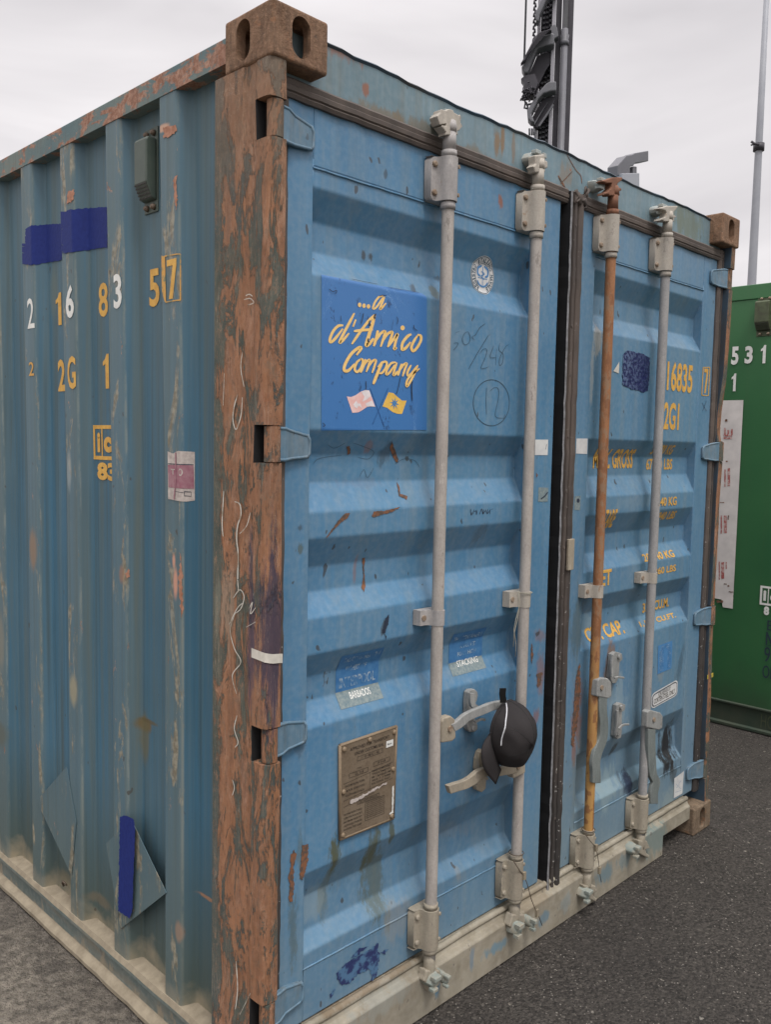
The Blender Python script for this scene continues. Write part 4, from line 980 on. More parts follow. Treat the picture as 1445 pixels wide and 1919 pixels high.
catch(rz([(375, 445), (400, 428), (440, 440), (445, 480), (425, 500), (420, 600), (400, 640), (375, 640), (360, 600), (368, 520)]), [(1159, 1230, .010)], (rz([(395, 450), (385, 520), (385, 600)]), 3, .030), 'handle', dR, arm2=(rz([(400, 605), (430, 600), (465, 605)]), 4, .046))
catch(rz([(405, 785), (430, 768), (462, 780), (460, 815), (440, 830), (440, 950), (435, 1000), (410, 1010), (392, 990), (402, 830)]), [(1163, 1325, .010), (1157, 1375, .007)], (rz([(420, 820), (418, 920), (412, 990)]), 3, .028), 'handle', dR, arm2=(rz([(430, 945), (460, 918), (498, 915)]), 4, .046))

# ---- vent on the side wall
vx = XD
def vent(plane, tl, tr, bl, br, parent, m, mb_, out=.048):
    a, b, c, d_ = [onX(u, v, plane) for u, v in (tl, tr, bl, br)]
    y0, y1 = (b.y + d_.y) / 2, (a.y + c.y) / 2; z1 = (a.z + b.z) / 2; z0 = (c.z + d_.z) / 2; h = z1 - z0
    bs = MB(); bs.prism([(y0, z0), (y1, z0), (y1, z1), (y0, z1)], plane - .004, plane + .0, 'x'); bo = bs.build('vent', m, parent, bevel=.0015)
    cv = MB(); ym, yn = y0 + (y1 - y0) * .08, y1 - (y1 - y0) * .02
    pr = [(plane - .004, z0 + h * .13), (plane - .018, z0 + h * .15), (plane - out, z0 + h * .33), (plane - out, z0 + h * .82), (plane - out + .006, z0 + h * .86), (plane - .004, z0 + h * .86)]
    cv.prism(pr, ym, yn, 'y'); cv.build('vent_cover', m, bo, bevel=.004)
    gr = MB()
    for k in range(5):
        t_ = (k + .5) / 5; xx = plane - .018 - (out - .018) * t_; zz = z0 + h * (.15 + .18 * t_)
        for j in range(8): yy = ym + (yn - ym) * (j + .5) / 8; gr.box(xx - .0018, xx - .0002, yy - .0022, yy + .0022, zz - .0025, zz + .0015)
    gr.build('vent_grille', 'gasket_dk', bo)
    for zc in (z1 - h * .07, z0 + h * .06):
        for yc in (y0 + (y1 - y0) * .25, y0 + (y1 - y0) * .75): MB().tube([(plane - .004, yc, zc), (plane - .010, yc, zc), (plane - .016, yc, zc)], [.0085, .008, .004], 8).build('bolt', mb_, bo)
vent(XD, (270, 246), (298, 240), (276, 403), (298, 397), C, 'greenvent', 'ventbolt', out=.036)

# ---- writing and stickers on the side wall
q = []
def sd_(s, bl, tr, mi, bold=.03): q.append(textr(SIDE, s, bl, tr, mi, bold, .0003 * (len(q) % 3)))
sd_('2', (52.5, 617), (64, 558), 1, .01); sd_('1', (106, 611), (115, 548), 0); sd_('6', (125, 598), (138.5, 533), 1, .03); sd_('8', (186, 596), (202, 528), 0, .02); sd_('3', (214, 580), (228, 512), 1, .025)
sd_('5', (281, 577), (299, 502), 0, .025); sd_('7', (314, 562), (331, 484), 0, .02)
sd_('2', (110, 734), (122, 673), 0, .03); sd_('G', (128, 730), (142, 667), 0, .02); sd_('1', (194, 729), (204, 663), 0, .05)
sd_('2', (55, 705), (64, 678), 2, .01)
bx_ = [(309, 481), (339, 477), (339, 563), (311, 567)]
for a, b in zip(bx_, bx_[1:] + bx_[:1]): q.append(pxp(SIDE, ribbon([a, b], 2.2, False, False), 3))
decal('number_lettering', q, ['yellow', 'white', 'yellow_worn', 'yellow_worn'], SIDE, swo)
# intermodal code mark, part of it round the fold
q = []
a = SIDE.px(175, 797); b = SIDE.px(180, 861); y1_, z1_, z0_ = a[0], a[1], b[1]; wI = .155; y0_ = y1_ - wI
t_ = .011
for r4 in ((y0_, y1_, z1_ - t_, z1_), (y0_, y1_, z0_, z0_ + t_), (y1_ - t_, y1_, z0_, z1_), (y0_, y0_ + t_, z0_, z1_), (y1_ - .058, y1_ - .051, z0_, z1_)):
    q.append(([(r4[0], r4[2]), (r4[1], r4[2]), (r4[1], r4[3]), (r4[0], r4[3])], [(0, 1, 2, 3)], 0, .00008 * len(q)))
zz0 = z0_ + .022; zz1 = z1_ - .022
q.append(textq(SIDE, 'i', (y1_ - .026, zz0), (y1_ - .044, zz0), (y1_ - .026, zz1), 0, .06, px=False, of=.001))
q.append(textq(SIDE, 'c', (y1_ - .066, zz0), (y1_ - .112, zz0), (y1_ - .066, zz1 - .012), 0, .06, px=False, of=.001))
a = SIDE.px(183, 866); b = SIDE.px(184, 899)
q.append(textq(SIDE, '83', (a[0], b[1]), (a[0] - .12, b[1]), (a[0], a[1]), 0, .05, px=False, of=.001))
decal('code_mark', q, 'yellow', SIDE, swo)
# blue overpaint, red and white sticker
decal('overpaint', [pxp(SIDE, rough_poly([(49, 430), (58, 424), (116, 420), (117, 488), (60, 498), (48, 496)], 1.0, 3, 1)), pxp(SIDE, rough_poly([(119, 400), (130, 394), (201, 388), (203, 464), (135, 474), (122, 476)], 1.0, 3, 2))], 'navy', SIDE, swo, off=.0016)
q = [pxp(SIDE, ([(315, 846), (325, 850), (335, 845), (366, 847), (366, 938), (350, 940), (316, 935)], [tuple(range(7))]), 0, 0), pxp(SIDE, ([(316, 871), (364, 872), (365, 916), (317, 913)], [(0, 1, 2, 3)]), 1, .0006)]
q += [pxp(SIDE, ribbon([(316, 869), (364, 871)], 1.5, False, False), 2, .0009), pxp(SIDE, ribbon([(331, 848), (331, 893), (328, 936)], 2, True, False), 3, .0015), pxp(SIDE, ribbon([(327, 920), (345, 923)], 1.6, False), 2, .0009)]
q += [textr(SIDE, 'O', (336, 892), (344, 878), 0, .02, .0010), textr(SIDE, 'T', (322, 889), (329, 879), 0, .02, .0010)]
q += [pxp(SIDE, ribbon([(347, 921), (360, 922), (360, 930), (347, 929), (347, 921)], 1.2, False, False), 2, .0012)]
decal('warning_sticker', q, ['paper', 'pink_label', 'pen_dk', 'pink_label'], SIDE, swo, off=.0014)
decal('rust_scratch', [pxp(SIDE, rough_poly([(337, 1035), (342, 1050), (343, 1100), (344, 1150), (340, 1158), (338, 1110), (335, 1080), (339, 1060)], 2.0, 4, 7)), pxp(SIDE, rough_poly([(307, 240), (331, 236), (333, 246), (322, 256), (308, 260)], 1.8, 3, 9)),
                       pxp(SIDE, rough_poly([(326, 338), (332, 330), (333, 375), (331, 395), (328, 370)], 1.5, 3, 8)), pxp(SIDE, rough_poly([(128, 360), (140, 356), (138, 375), (126, 385)], 1.5, 3, 10)), pxp(SIDE, rough_poly([(236, 1074), (243, 1066), (244, 1080), (238, 1086)], 1.2, 3, 13))], 'rustpink', SIDE, swo)
# old diamond placards, painted over and curling off the ribs
def placard(pts, name='placard', seed=0, bulge=.0006):
    rnd = random.Random(seed)
    P = [onX(u, v, XR - .002) for u, v in pts]; n = 10; vs = []
    for i in range(n + 1):
        for j in range(n + 1):
            s_, t_ = i / n, j / n
            p = (P[0] * (1 - s_) + P[1] * s_) * (1 - t_) + (P[3] * (1 - s_) + P[2] * s_) * t_
            e = max(abs(s_ - .5), abs(t_ - .5)) * 2
            vs.append((p.x + .000 - bulge * e ** 3 + .002 * math.sin(s_ * PI) * math.sin(t_ * PI), p.y, p.z))
    mb = MB(); k = n + 1
    mb.add(vs, [(i * k + j, i * k + j + 1, (i + 1) * k + j + 1, (i + 1) * k + j) for i in range(n) for j in range(n)], 0, False)
    o = mb.build(name, 'side', swo); m = o.modifiers.new('s', 'SOLIDIFY'); m.thickness = .0015; m.offset = 1
    return o
placard([(226, 1740), (199, 1580), (246, 1535), (312, 1672)], seed=1)
placard([(134, 1640), (69, 1500), (125, 1436), (143, 1540)], seed=2)
rs = Surf('X', XR - .0085); decal('overpaint', [pxp(rs, rough_poly([(226, 1530), (236, 1527), (252, 1535), (254, 1560), (251, 1640), (249, 1705), (244, 1720), (222, 1706)], .9, 3, 3))], 'navy', rs, swo)
# a bent rebar hook on the lower rail
hk = MB(); a = onX(120, 1660, -.0); hk.tube([tuple(a + Vector(d_)) for d_ in ((0, 0, .0), (-.004, .004, .012), (-.006, -.004, .020), (-.004, -.016, .018), (0, -.02, .010))], .003, 8); hk.build('wire_hook', 'wire', swo)

# ---- logo panel on the left door
LZ = lambda p: [(590 + a / 6.395, 500 + b / 6.395) for a, b in p]
q = [pxp(DOOR, ([(601, 515), (652, 525), (700, 534), (790, 550), (799, 557), (799, 806), (720, 806), (601, 807)], [tuple(range(8))]), 0, 0)]
lg = decal('logo_panel', q, 'logo', DOOR, dL, off=.0012)
strokes = [([(815, 355), (765, 365), (715, 430), (692, 500), (725, 495), (775, 430), (815, 365)], 20), ([(832, 360), (800, 440), (775, 508), (800, 495), (848, 438)], 20),
    ([(335, 705), (275, 712), (215, 775), (175, 870), (190, 905), (245, 855), (330, 745)], 27), ([(468, 558), (405, 680), (340, 800), (292, 905), (325, 890), (405, 798)], 27), ([(485, 635), (452, 722)], 30),
    ([(725, 572), (640, 650), (540, 780), (437, 930)], 26), ([(715, 580), (680, 700), (640, 830), (610, 938), (640, 930), (700, 860)], 34), ([(462, 775), (570, 762), (690, 755)], 26),
    ([(748, 765), (735, 840), (700, 955)], 28), ([(712, 910), (780, 805), (835, 778), (820, 850), (782, 962)], 26), ([(795, 910), (860, 812), (920, 785), (905, 860), (866, 965)], 26), ([(866, 965), (930, 880), (985, 808), (965, 885), (945, 985), (975, 970)], 26),
    ([(1150, 812), (1105, 835), (1045, 915), (1038, 990), (1080, 978), (1140, 905)], 28), ([(1225, 825), (1185, 885), (1150, 965), (1170, 1012), (1215, 975), (1262, 890), (1262, 830), (1222, 818)], 26),
    ([(492, 1062), (545, 985), (520, 972), (430, 1045), (358, 1165), (345, 1240), (395, 1245), (470, 1165)], 30), ([(545, 1105), (495, 1150), (470, 1225), (500, 1262), (548, 1210), (570, 1130), (540, 1100)], 24),
    ([(600, 1108), (575, 1190), (540, 1270)], 24), ([(560, 1215), (610, 1140), (650, 1120), (635, 1190), (608, 1262)], 22), ([(625, 1215), (680, 1135), (722, 1122), (708, 1190), (678, 1275)], 22),
    ([(800, 1140), (750, 1260), (692, 1408)], 30), ([(745, 1205), (800, 1150), (850, 1145), (845, 1205), (800, 1270), (765, 1280)], 22), ([(965, 1148), (905, 1160), (855, 1235), (850, 1292), (890, 1265), (950, 1175)], 22), ([(975, 1150), (950, 1220), (932, 1295), (955, 1290), (985, 1250)], 22),
    ([(1035, 1165), (1010, 1230), (985, 1305)], 24), ([(1000, 1255), (1050, 1180), (1092, 1162), (1070, 1230), (1042, 1315)], 22), ([(1145, 1180), (1105, 1255), (1105, 1305), (1150, 1280), (1215, 1190)], 22), ([(1225, 1180), (1170, 1310), (1100, 1432), (1090, 1385), (1135, 1310), (1245, 1222)], 22)]
q = []
for k, (pl, wd) in enumerate(strokes): q.append(pxp(DOOR, ribbon(LZ(pl), wd * 1.22 / 6.395), 0, .00025 + .00006 * k))
for c in ((532, 460), (584, 470), (638, 478)): q.append(pxp(DOOR, disc(LZ([c])[0], 3.3, 4.2), 0, .0003))
q.append(pxp(DOOR, disc(LZ([(1047, 735)])[0], 4.0, 4.6), 0, .0003))
decal('logo_lettering', q, 'yellow_logo', DOOR, dL, off=.0014)
q = [pxp(DOOR, ribbon(LZ(p_), w_ / 6.395), 0, .002 + .00005 * i) for i, (p_, w_) in enumerate([([(720, 565), (705, 600), (712, 625)], 18), ([(650, 640), (640, 680), (660, 700), (632, 712)], 10), ([(635, 860), (628, 885), (645, 905)], 16), ([(760, 355), (800, 345), (850, 350)], 8), ([(1160, 1370), (1150, 1450), (1158, 1610)], 12),
     ([(600, 1370), (606, 1440), (598, 1475)], 8), ([(1020, 1310), (1005, 1380), (985, 1470), (965, 1530)], 7), ([(430, 150), (560, 178), (740, 212)], 5), ([(860, 245), (1000, 272), (1240, 312)], 4), ([(1220, 770), (1180, 740), (1175, 700)], 8), ([(970, 600), (985, 640), (975, 690)], 6),
     ([(160, 270), (200, 300), (250, 290), (235, 330)], 8), ([(300, 590), (305, 660)], 9), ([(80, 1870), (110, 1900), (85, 1915)], 8), ([(930, 640), (905, 770)], 5), ([(570, 560), (560, 620), (540, 690)], 9)])]
decal('paint_chip', q, 'pen_dk', DOOR, dL, off=.0014)
q = [pxp(DOOR, (LZ([(377, 1555), (430, 1562), (485, 1540), (545, 1498), (600, 1478), (648, 1483), (720, 1680), (665, 1675), (620, 1680), (570, 1715), (520, 1745), (445, 1752)]), [tuple(range(12))]), 0, .0003),
     pxp(DOOR, (LZ([(548, 1500), (600, 1480), (648, 1485), (670, 1545), (620, 1590), (560, 1620), (590, 1560)]), [tuple(range(7))]), 1, .0006), pxp(DOOR, (LZ([(455, 1650), (490, 1605), (510, 1640), (540, 1640), (560, 1700), (520, 1665), (500, 1700), (470, 1680)]), [tuple(range(8))]), 1, .0006), pxp(DOOR, (LZ([(600, 1640), (680, 1600), (715, 1678), (665, 1672), (620, 1678)]), [tuple(range(5))]), 1, .0006),
     pxp(DOOR, (LZ([(878, 1505), (935, 1515), (985, 1560), (1040, 1605), (1095, 1605), (1040, 1765), (980, 1762), (925, 1740), (860, 1690), (805, 1675)]), [tuple(range(10))]), 2, .0003)]
st = []
for i in range(16): a = PI * i / 8 + .2; r_ = 62 if i % 2 == 0 else 22; st.append((948 + r_ * math.cos(a) * .95, 1638 + r_ * math.sin(a) * 1.2))
q.append(pxp(DOOR, (LZ(st), [tuple(range(16))]), 3, .0007))
q += [pxp(DOOR, ribbon(LZ([(655, 1455), (820, 1900)]), .9, False, False), 4, .0009), pxp(DOOR, ribbon(LZ([(872, 1455), (685, 1890)]), .9, False, False), 4, .0011)]
decal('crossed_flags', q, ['pink', 'pinkw', 'flagy', 'stk_table', 'flagline'], DOOR, dL, off=.0014)
# round survey sticker with ring lettering
c0 = DOOR.px(904, 517); RR = .5 * ((DOOR.px(904, 480)[1] - DOOR.px(904, 552)[1])); RX = .5 * (DOOR.px(926, 517)[0] - DOOR.px(882, 517)[0])
RX = RR = (RR + RX) / 2
def ring(c, r0, r1, n=40): return [(c[0] + r * math.cos(2 * PI * i / n), c[1] + r * math.sin(2 * PI * i / n)) for r in (r0, r1) for i in range(n)], [(i, (i + 1) % n, n + (i + 1) % n, n + i) for i in range(n)]
q = [(disc(c0, RR, n=36)[0], [tuple(range(36))], 0, 0), (*ring(c0, RR * .93, RR * .97), 1, .0004), (*ring(c0, RR * .60, RR * .63), 1, .0004)]
txt = 'REGISTRO ITALIANO NAVALE'; span = 300
for i, ch in enumerate(txt):
    if ch == ' ': continue
    a = math.radians(90 + span / 2 - span * i / (len(txt) - 1)); c = (c0[0] + RR * .78 * math.cos(a), c0[1] + RR * .78 * math.sin(a)); vs, fs = text2d(ch, .03)
    th = a - PI / 2; w_, h_ = RR * (.07 if ch == 'I' else .15), RR * .24
    q.append(([(c[0] + ((p_[0] - .5) * w_) * math.cos(th) - ((p_[1] - .5) * h_) * math.sin(th), c[1] + ((p_[0] - .5) * w_) * math.sin(th) + ((p_[1] - .5) * h_) * math.cos(th)) for p_ in vs], fs, 1, .0005))
def loc(pl): return [(c0[0] + a * RR, c0[1] + b * RR) for a, b in pl]
for k, (pl, wd) in enumerate([([(0, .45), (0, -.5)], .09), ([(-.4, -.15), (.4, -.15)], .07), ([(-.45, -.3), (-.25, -.52), (0, -.58), (.25, -.52), (.45, -.3)], .10), ([(-.1, .5), (-.4, .35), (-.42, .05), (-.2, -.05)], .12), ([(.1, .5), (.4, .35), (.42, .05), (.2, -.05)], .12), ([(-.14, .2), (.14, .1), (-.14, -.05), (.14, -.2)], .06)]):
    vs, fs = ribbon([(a * 100, b * 100) for a, b in pl], wd * 100); q.append((loc([(a / 100, b / 100) for a, b in vs]), fs, 2, .0005 + .00008 * k))
decal('survey_sticker', q, ['stk_white_worn' if 'stk_white_worn' in MAT else 'sticker_w', 'pen', 'stk_table'], DOOR, dL, off=.0012)
# pen writing
pz = lambda p: [(780 + a / 3.838, 560 + b / 3.838) for a, b in p]
pen = [[(268, 320), (300, 320), (285, 350), (265, 370)], [(280, 245), (310, 235)], [(345, 250), (330, 290), (345, 330), (375, 320), (388, 280), (370, 240), (345, 250)], [(495, 180), (455, 210), (425, 260), (400, 275), (420, 300)], [(520, 260), (440, 390), (375, 505)],
       [(455, 395), (480, 365), (505, 365), (500, 410), (465, 495), (490, 500), (520, 490)], [(555, 340), (530, 420), (575, 420)], [(578, 360), (570, 480)], [(600, 320), (595, 370), (625, 400), (620, 460), (600, 480), (600, 430), (640, 350), (665, 330)],
       [(505, 640), (502, 740), (505, 835)], [(530, 665), (560, 640), (590, 650), (590, 720), (568, 820), (580, 855), (635, 858)]]
q = [pxp(DOOR, ribbon(pz(p_), .9)) for p_ in pen]
circ = [(540 + 130 * math.cos(a_ * PI / 14 - .0), 748 + 165 * math.sin(a_ * PI / 14)) for a_ in range(29)]
q.append(pxp(DOOR, ribbon(pz(circ), 1.3)))
x_ = 388
for s_ in ([(390, 1510), (395, 1555), (405, 1530)], [(415, 1515), (408, 1550)], [(415, 1530), (430, 1525), (432, 1550)], [(438, 1515), (434, 1552)], [(455, 1550), (470, 1510), (478, 1548)], [(485, 1515), (480, 1545), (498, 1520)], [(500, 1515), (505, 1545)], [(515, 1512), (510, 1545), (530, 1520)], [(532, 1512), (530, 1548)], [(540, 1515), (550, 1510)]):
    q.append(pxp(DOOR, ribbon(pz(s_), 1.1), 1))
for s_ in ([(620, 1110), (640, 1085), (690, 1070), (780, 1060)], [(700, 1000), (740, 1020), (800, 990)], [(840, 990), (900, 1010), (960, 1040), (930, 1080), (870, 1070)], [(1080, 1110), (1130, 1080), (1190, 1090), (1220, 1130)], [(880, 1180), (905, 1140), (925, 1185), (960, 1130)]):
    q.append(pxp(DOOR, ribbon([(380 + a / 3, 500 + b / 3) for a, b in s_], .7)))
decal('pen_writing', q, ['pen', 'pen_dk'], DOOR, dL, off=.0008)
# rust scratches on the sheet
tz_ = lambda p: [(380 + a / 3, 500 + b / 3) for a, b in p]
q = [pxp(DOOR, rough_poly(tz_(p_), am, 3, i)) for i, (p_, am) in enumerate([([(690, 1525), (720, 1480), (760, 1425), (800, 1385), (825, 1385), (815, 1410), (770, 1440), (725, 1490)], .6), ([(950, 1400), (960, 1375), (1020, 1372), (1110, 1350), (1060, 1378), (1000, 1395), (960, 1408)], .8),
      ([(1088, 1205), (1105, 1240), (1108, 1275), (1150, 1290), (1145, 1310), (1130, 1300), (1100, 1288), (1095, 1250)], .6), ([(1062, 980), (1075, 1020), (1100, 1090), (1085, 1098), (1060, 1050), (1050, 1020)], .7), ([(895, 1640), (912, 1635), (905, 1700), (912, 1790), (905, 1830), (890, 1800), (902, 1740)], .6),
      ([(805, 1010), (825, 1005), (828, 1050), (815, 1060)], .9), ([(1080, 1095), (1095, 1088), (1098, 1100)], .4)])]
uz = lambda p: [(380 + a / 2.431, 1130 + b / 2.431) for a, b in p]
q += [pxp(DOOR, rough_poly(uz([(832, 70), (848, 50), (845, 90), (828, 135), (815, 135)]), .8, 3, 31), 1), pxp(DOOR, rough_poly(uz([(828, 140), (836, 150), (832, 168)]), .4, 3, 32), 1)]
decal('rust_scratch', q, ['rustmark', 'pen_dk'], DOOR, dL)
q = [pxp(STILE, rough_poly(uz(p_), 1.2, 3, 40 + i)) for i, p_ in enumerate([[(398, 1150), (415, 1120), (425, 1140), (412, 1200), (415, 1300), (405, 1360), (390, 1350), (395, 1290), (388, 1240), (400, 1200)], [(452, 1100), (478, 1095), (478, 1170), (455, 1260), (440, 1250), (445, 1180)]])]
q += [pxp(STILE, rough_poly([(1006, 1262), (1016, 1258), (1013, 1280), (1006, 1290)], 1.2, 2, 51)), pxp(STILE, rough_poly([(996, 1205), (999, 1225), (996, 1245), (994, 1225)], .7, 2, 52)), pxp(STILE, rough_poly([(1004, 885), (1007, 890), (1005, 895)], .7, 2, 53)),
      pxp(STILE, rough_poly([(1080, 1260), (1086, 1240), (1088, 1290), (1082, 1350), (1074, 1400), (1070, 1395), (1075, 1320)], 1.4, 3, 54))]
decal('rust_patch', q, 'rustmark', STILE, C)
q = [pxp(Surf('Y', .0505), rough_poly([(x, y) for x, y in p_], 1.8, 3, 60 + i)) for i, p_ in enumerate([[(630, 1822), (650, 1802), (690, 1780), (706, 1765), (711, 1790), (706, 1825), (697, 1838), (692, 1815), (670, 1825), (655, 1840), (640, 1845), (633, 1835)], [(617, 1862), (628, 1850), (624, 1862), (619, 1868)], [(655, 1795), (672, 1776), (690, 1772), (665, 1792)], [(712, 1784), (728, 1776), (720, 1786)]])]
decal('purple_overpaint', q, 'purple', Surf('Y', .0505), C)
# owner and stacking decals, folded over the ribs
def folddecal(quad, split, texts, name):
    tl, tr, br, bl = quad
    f = split; ml = (tl[0] + (bl[0] - tl[0]) * f, tl[1] + (bl[1] - tl[1]) * f); mr_ = (tr[0] + (br[0] - tr[0]) * f, tr[1] + (br[1] - tr[1]) * f)
    TL, TR, BR, BL = [DOOR.px(*p_) for p_ in quad]; x0 = (TL[0] + BL[0]) / 2; x1 = (TR[0] + BR[0]) / 2; z1 = (TL[1] + TR[1]) / 2; z0 = (BL[1] + BR[1]) / 2; zm = z1 + (z0 - z1) * f
    q = [([(x0, zm), (x1, zm), (x1, z1), (x0, z1)], [(0, 1, 2, 3)], 0, 0), ([(x0, z0), (x1, z0), (x1, zm), (x0, zm)], [(0, 1, 2, 3)], 1, 0)]
    for (s_, a, b, c, d_, mi) in texts:
        X0, X1 = x0 + (x1 - x0) * a, x0 + (x1 - x0) * b; Z1, Z0 = z1 + (z0 - z1) * c, z1 + (z0 - z1) * d_
        q.append(textq(DOOR, s_, (X0, Z0), (X1, Z0), (X0, Z1), mi, .015, px=False, of=.0006))
    decal(name, q, ['stk_blue', 'stk_grit', 'letter_grey', 'white'], DOOR, dL, off=.0012)
folddecal([(641, 1226), (721, 1216), (716, 1307), (640, 1330)], .72, [('THIS CONTAINER IS THE', .1, .95, .06, .16, 2), ('PROPERTY OF', .22, .70, .26, .36, 2), ('INTERPOOL', .08, .92, .46, .66, 2), ('BARBADOS', .28, .76, .76, .88, 3)], 'owner_decal')
folddecal([(847, 1194), (915, 1170), (911, 1250), (850, 1268)], .72, [('THIS CONTAINER IS', .08, .95, .10, .22, 2), ('APPROVED', .3, .8, .32, .42, 2), ('FOR 9 HIGH', .25, .8, .5, .6, 2), ('STACKING', .22, .85, .70, .84, 3)], 'stacking_decal')
# data plate
QP = [(638, 1397), (744, 1361), (738, 1533), (638, 1573)]
P4 = [onY(u, v, .044) for u, v in QP]
mb = MB(); mb.prism([(p.x, p.z) for p in (P4[3], P4[2], P4[1], P4[0])], .0440, .0500, 'y'); dp = mb.build('data_plate', 'dplate', C, bevel=.002)
mb = MB(); rim = [(p.x, p.z) for p in P4]; cxx = sum(p[0] for p in rim) / 4; czz = sum(p[1] for p in rim) / 4
for i in range(4): a, b = rim[i], rim[(i + 1) % 4]; mb.tube([(a[0], .0465, a[1]), (b[0], .0465, b[1])], .0042, 8)
mb.build('plate_rim', 'dplate_rim', dp)
def pl(s_, t_): a = P4[0] * (1 - s_) + P4[1] * s_; b = P4[3] * (1 - s_) + P4[2] * s_; c = a * (1 - t_) + b * t_; return (c.x, c.z)
PS = Surf('Y', .0440); q = []
def ptxt(s_, a, b, t0, t1): q.append(textq(PS, s_, pl(a, t1), pl(b, t1), pl(a, t0), 0, .01, px=False, of=.0003))
def pbox(a, b, t0, t1):
    c = [pl(a, t0), pl(b, t0), pl(b, t1), pl(a, t1)]
    for i in range(4):
        vs, fs = ribbon([(p_[0] * 1000, p_[1] * 1000) for p_ in (c[i], c[(i + 1) % 4])], 1.1, False, False); q.append(([(x / 1000, z / 1000) for x, z in vs], fs, 0, .0003 + .00005 * i))
ptxt('APPROVED FOR TRANSPORT', .16, .86, .06, .095); ptxt('UNDER CUSTOMS SEAL', .24, .76, .12, .155); pbox(.29, .74, .18, .225); ptxt('I / D 0832 / 82', .36, .68, .19, .215)
pbox(.15, .48, .33, .375); ptxt('CL 218', .25, .4, .342, .366); pbox(.58, .88, .30, .345); ptxt('IP 2168', .66, .8, .31, .335); ptxt('TYPE', .28, .36, .295, .312)
for i, s_ in enumerate(('DATE MANUFACTURED', 'MAX GROSS', 'ALLOWABLE STACK')): ptxt(s_, .08, .42, .44 + .05 * i, .462 + .05 * i)
for i in range(5): ptxt(('TIMBER COMPONENT', 'TREATMENT', 'IM / BASILEUM', '302 / 1988', 'RACKING TEST')[i], .55, .9, .38 + .034 * i, .40 + .034 * i)
for a, b in (((.05, .42), (.95, .37)), ((.52, .39), (.52, .58)), ((.05, .60), (.95, .545)), ((.05, .665), (.6, .63))):
    vs, fs = ribbon([(p_[0] * 1000, p_[1] * 1000) for p_ in (pl(*a), pl(*b))], .9, False, False); q.append(([(x / 1000, z / 1000) for x, z in vs], fs, 0, .0004))
pbox(.30, .70, .655, .69); ptxt('CSC SAFETY APPROVAL', .33, .67, .662, .683)
for i in range(5): ptxt(('DATE MANUFACTURED', 'IDENTIFICATION NO', 'MAXIMUM GROSS WT', 'ALLOWABLE STACKING', 'RACKING TEST LOAD')[i], .06, .38, .74 + .04 * i, .76 + .04 * i)
pbox(.44, .80, .70, .90)
for i in range(9): ptxt('IIIHIIXIIIHIIIH', .46, .78, .71 + .02 * i, .722 + .02 * i)
decal('plate_text', q, 'dplate_ink', PS, dp, off=.0005)
sq = [([pl(.80, .12), pl(.93, .12), pl(.93, .19), pl(.80, .19)], [(0, 1, 2, 3)], 0, .0012)]
rb, fb = rough_poly([(a * 1000, b * 1000) for a, b in (pl(.16, .62), pl(.5, .595), pl(.82, .565), pl(.84, .578), pl(.5, .625), pl(.18, .66))], 2.2, 5, 5); sq.append(([(x / 1000, z / 1000) for x, z in rb], fb, 1, .0012))
rb, fb = rough_poly([(a * 1000, b * 1000) for a, b in (pl(.94, .64), pl(.975, .63), pl(.975, .93), pl(.90, .94), pl(.90, .925), pl(.95, .91))], 1.2, 5, 6); sq.append(([(x / 1000, z / 1000) for x, z in rb], fb, 2, .0012))
sq.append(textq(PS, 'fiore', pl(.82, .165), pl(.90, .165), pl(.82, .145), 3, .01, px=False, of=.0018))
decal('plate_sticker', sq, ['white', 'paper', 'white', 'pen_dk'], PS, dp, off=.0005)
rv = MB()
for (a, b) in ((.06, .05), (.50, .04), (.95, .05), (.95, .45), (.05, .50), (.04, .96), (.95, .96)):
    x, z = pl(a, b); rv.tube([(x, .0445, z), (x, .0405, z), (x, .0385, z)], [.0075, .0065, .003], 10)
rv.build('rivet', 'dplate_rim', dp)

# stickers on the stiles
q = [pxp(STILE, ([(1003, 824), (1027, 824), (1026, 853), (1002, 853)], [(0, 1, 2, 3)]), 0, 0), pxp(STILE, ([(1009, 913), (1027, 914), (1026, 940), (1008, 940)], [(0, 1, 2, 3)]), 1, 0), pxp(STILE, ribbon([(1013, 935), (1020, 930), (1026, 922)], 2.2), 2, .0006),
     pxp(STILE, ribbon([(1024, 832), (1022, 842)], 1), 2, .0006)]
decal('paper_sticker', q, ['sticker_w', 'stk_grit', 'pen_dk'], STILE, dL)
q = [pxp(STILE, ([(1080, 822), (1101, 822), (1100, 851), (1079, 850)], [(0, 1, 2, 3)]), 0, 0), pxp(STILE, ([(1077, 930), (1088, 929), (1087, 956), (1076, 955)], [(0, 1, 2, 3)]), 1, 0), pxp(STILE, disc((1083, 938), 3, 4), 2, .0006)]
decal('paper_sticker', q, ['sticker_w', 'stk_grit', 'pen_dk'], STILE, dR)

# ---- lettering on the right door
q = []
def tr_(s_, bl, tr, mi=0, b=.02): q.append(textr(DOOR, s_, bl, tr, mi, .028, .0003 * (len(q) % 3)))
RZ = lambda a, b: (1040 + a / 2.998, 560 + b / 2.998)
tr_('2', RZ(590, 515), RZ(617, 372)); tr_('16835', RZ(626, 515), RZ(776, 372), 0, .02); tr_('2', RZ(572, 735), RZ(600, 588)); tr_('2G1', RZ(608, 735), RZ(700, 588), 0, .02)
tr_('MAX. GROSS', RZ(212, 955), RZ(462, 845), 0, .0); tr_('30,480 KG', RZ(524, 884), RZ(680, 822), 0, .0); tr_('67,200 LBS', RZ(511, 972), RZ(660, 898), 0, .0)
tr_('TARE', RZ(250, 1290), RZ(352, 1180), 0, .0); tr_('2,240 KG', RZ(545, 1178), RZ(684, 1110), 0, .0); tr_('4,940 LBS', RZ(540, 1255), RZ(688, 1190), 0, .0)
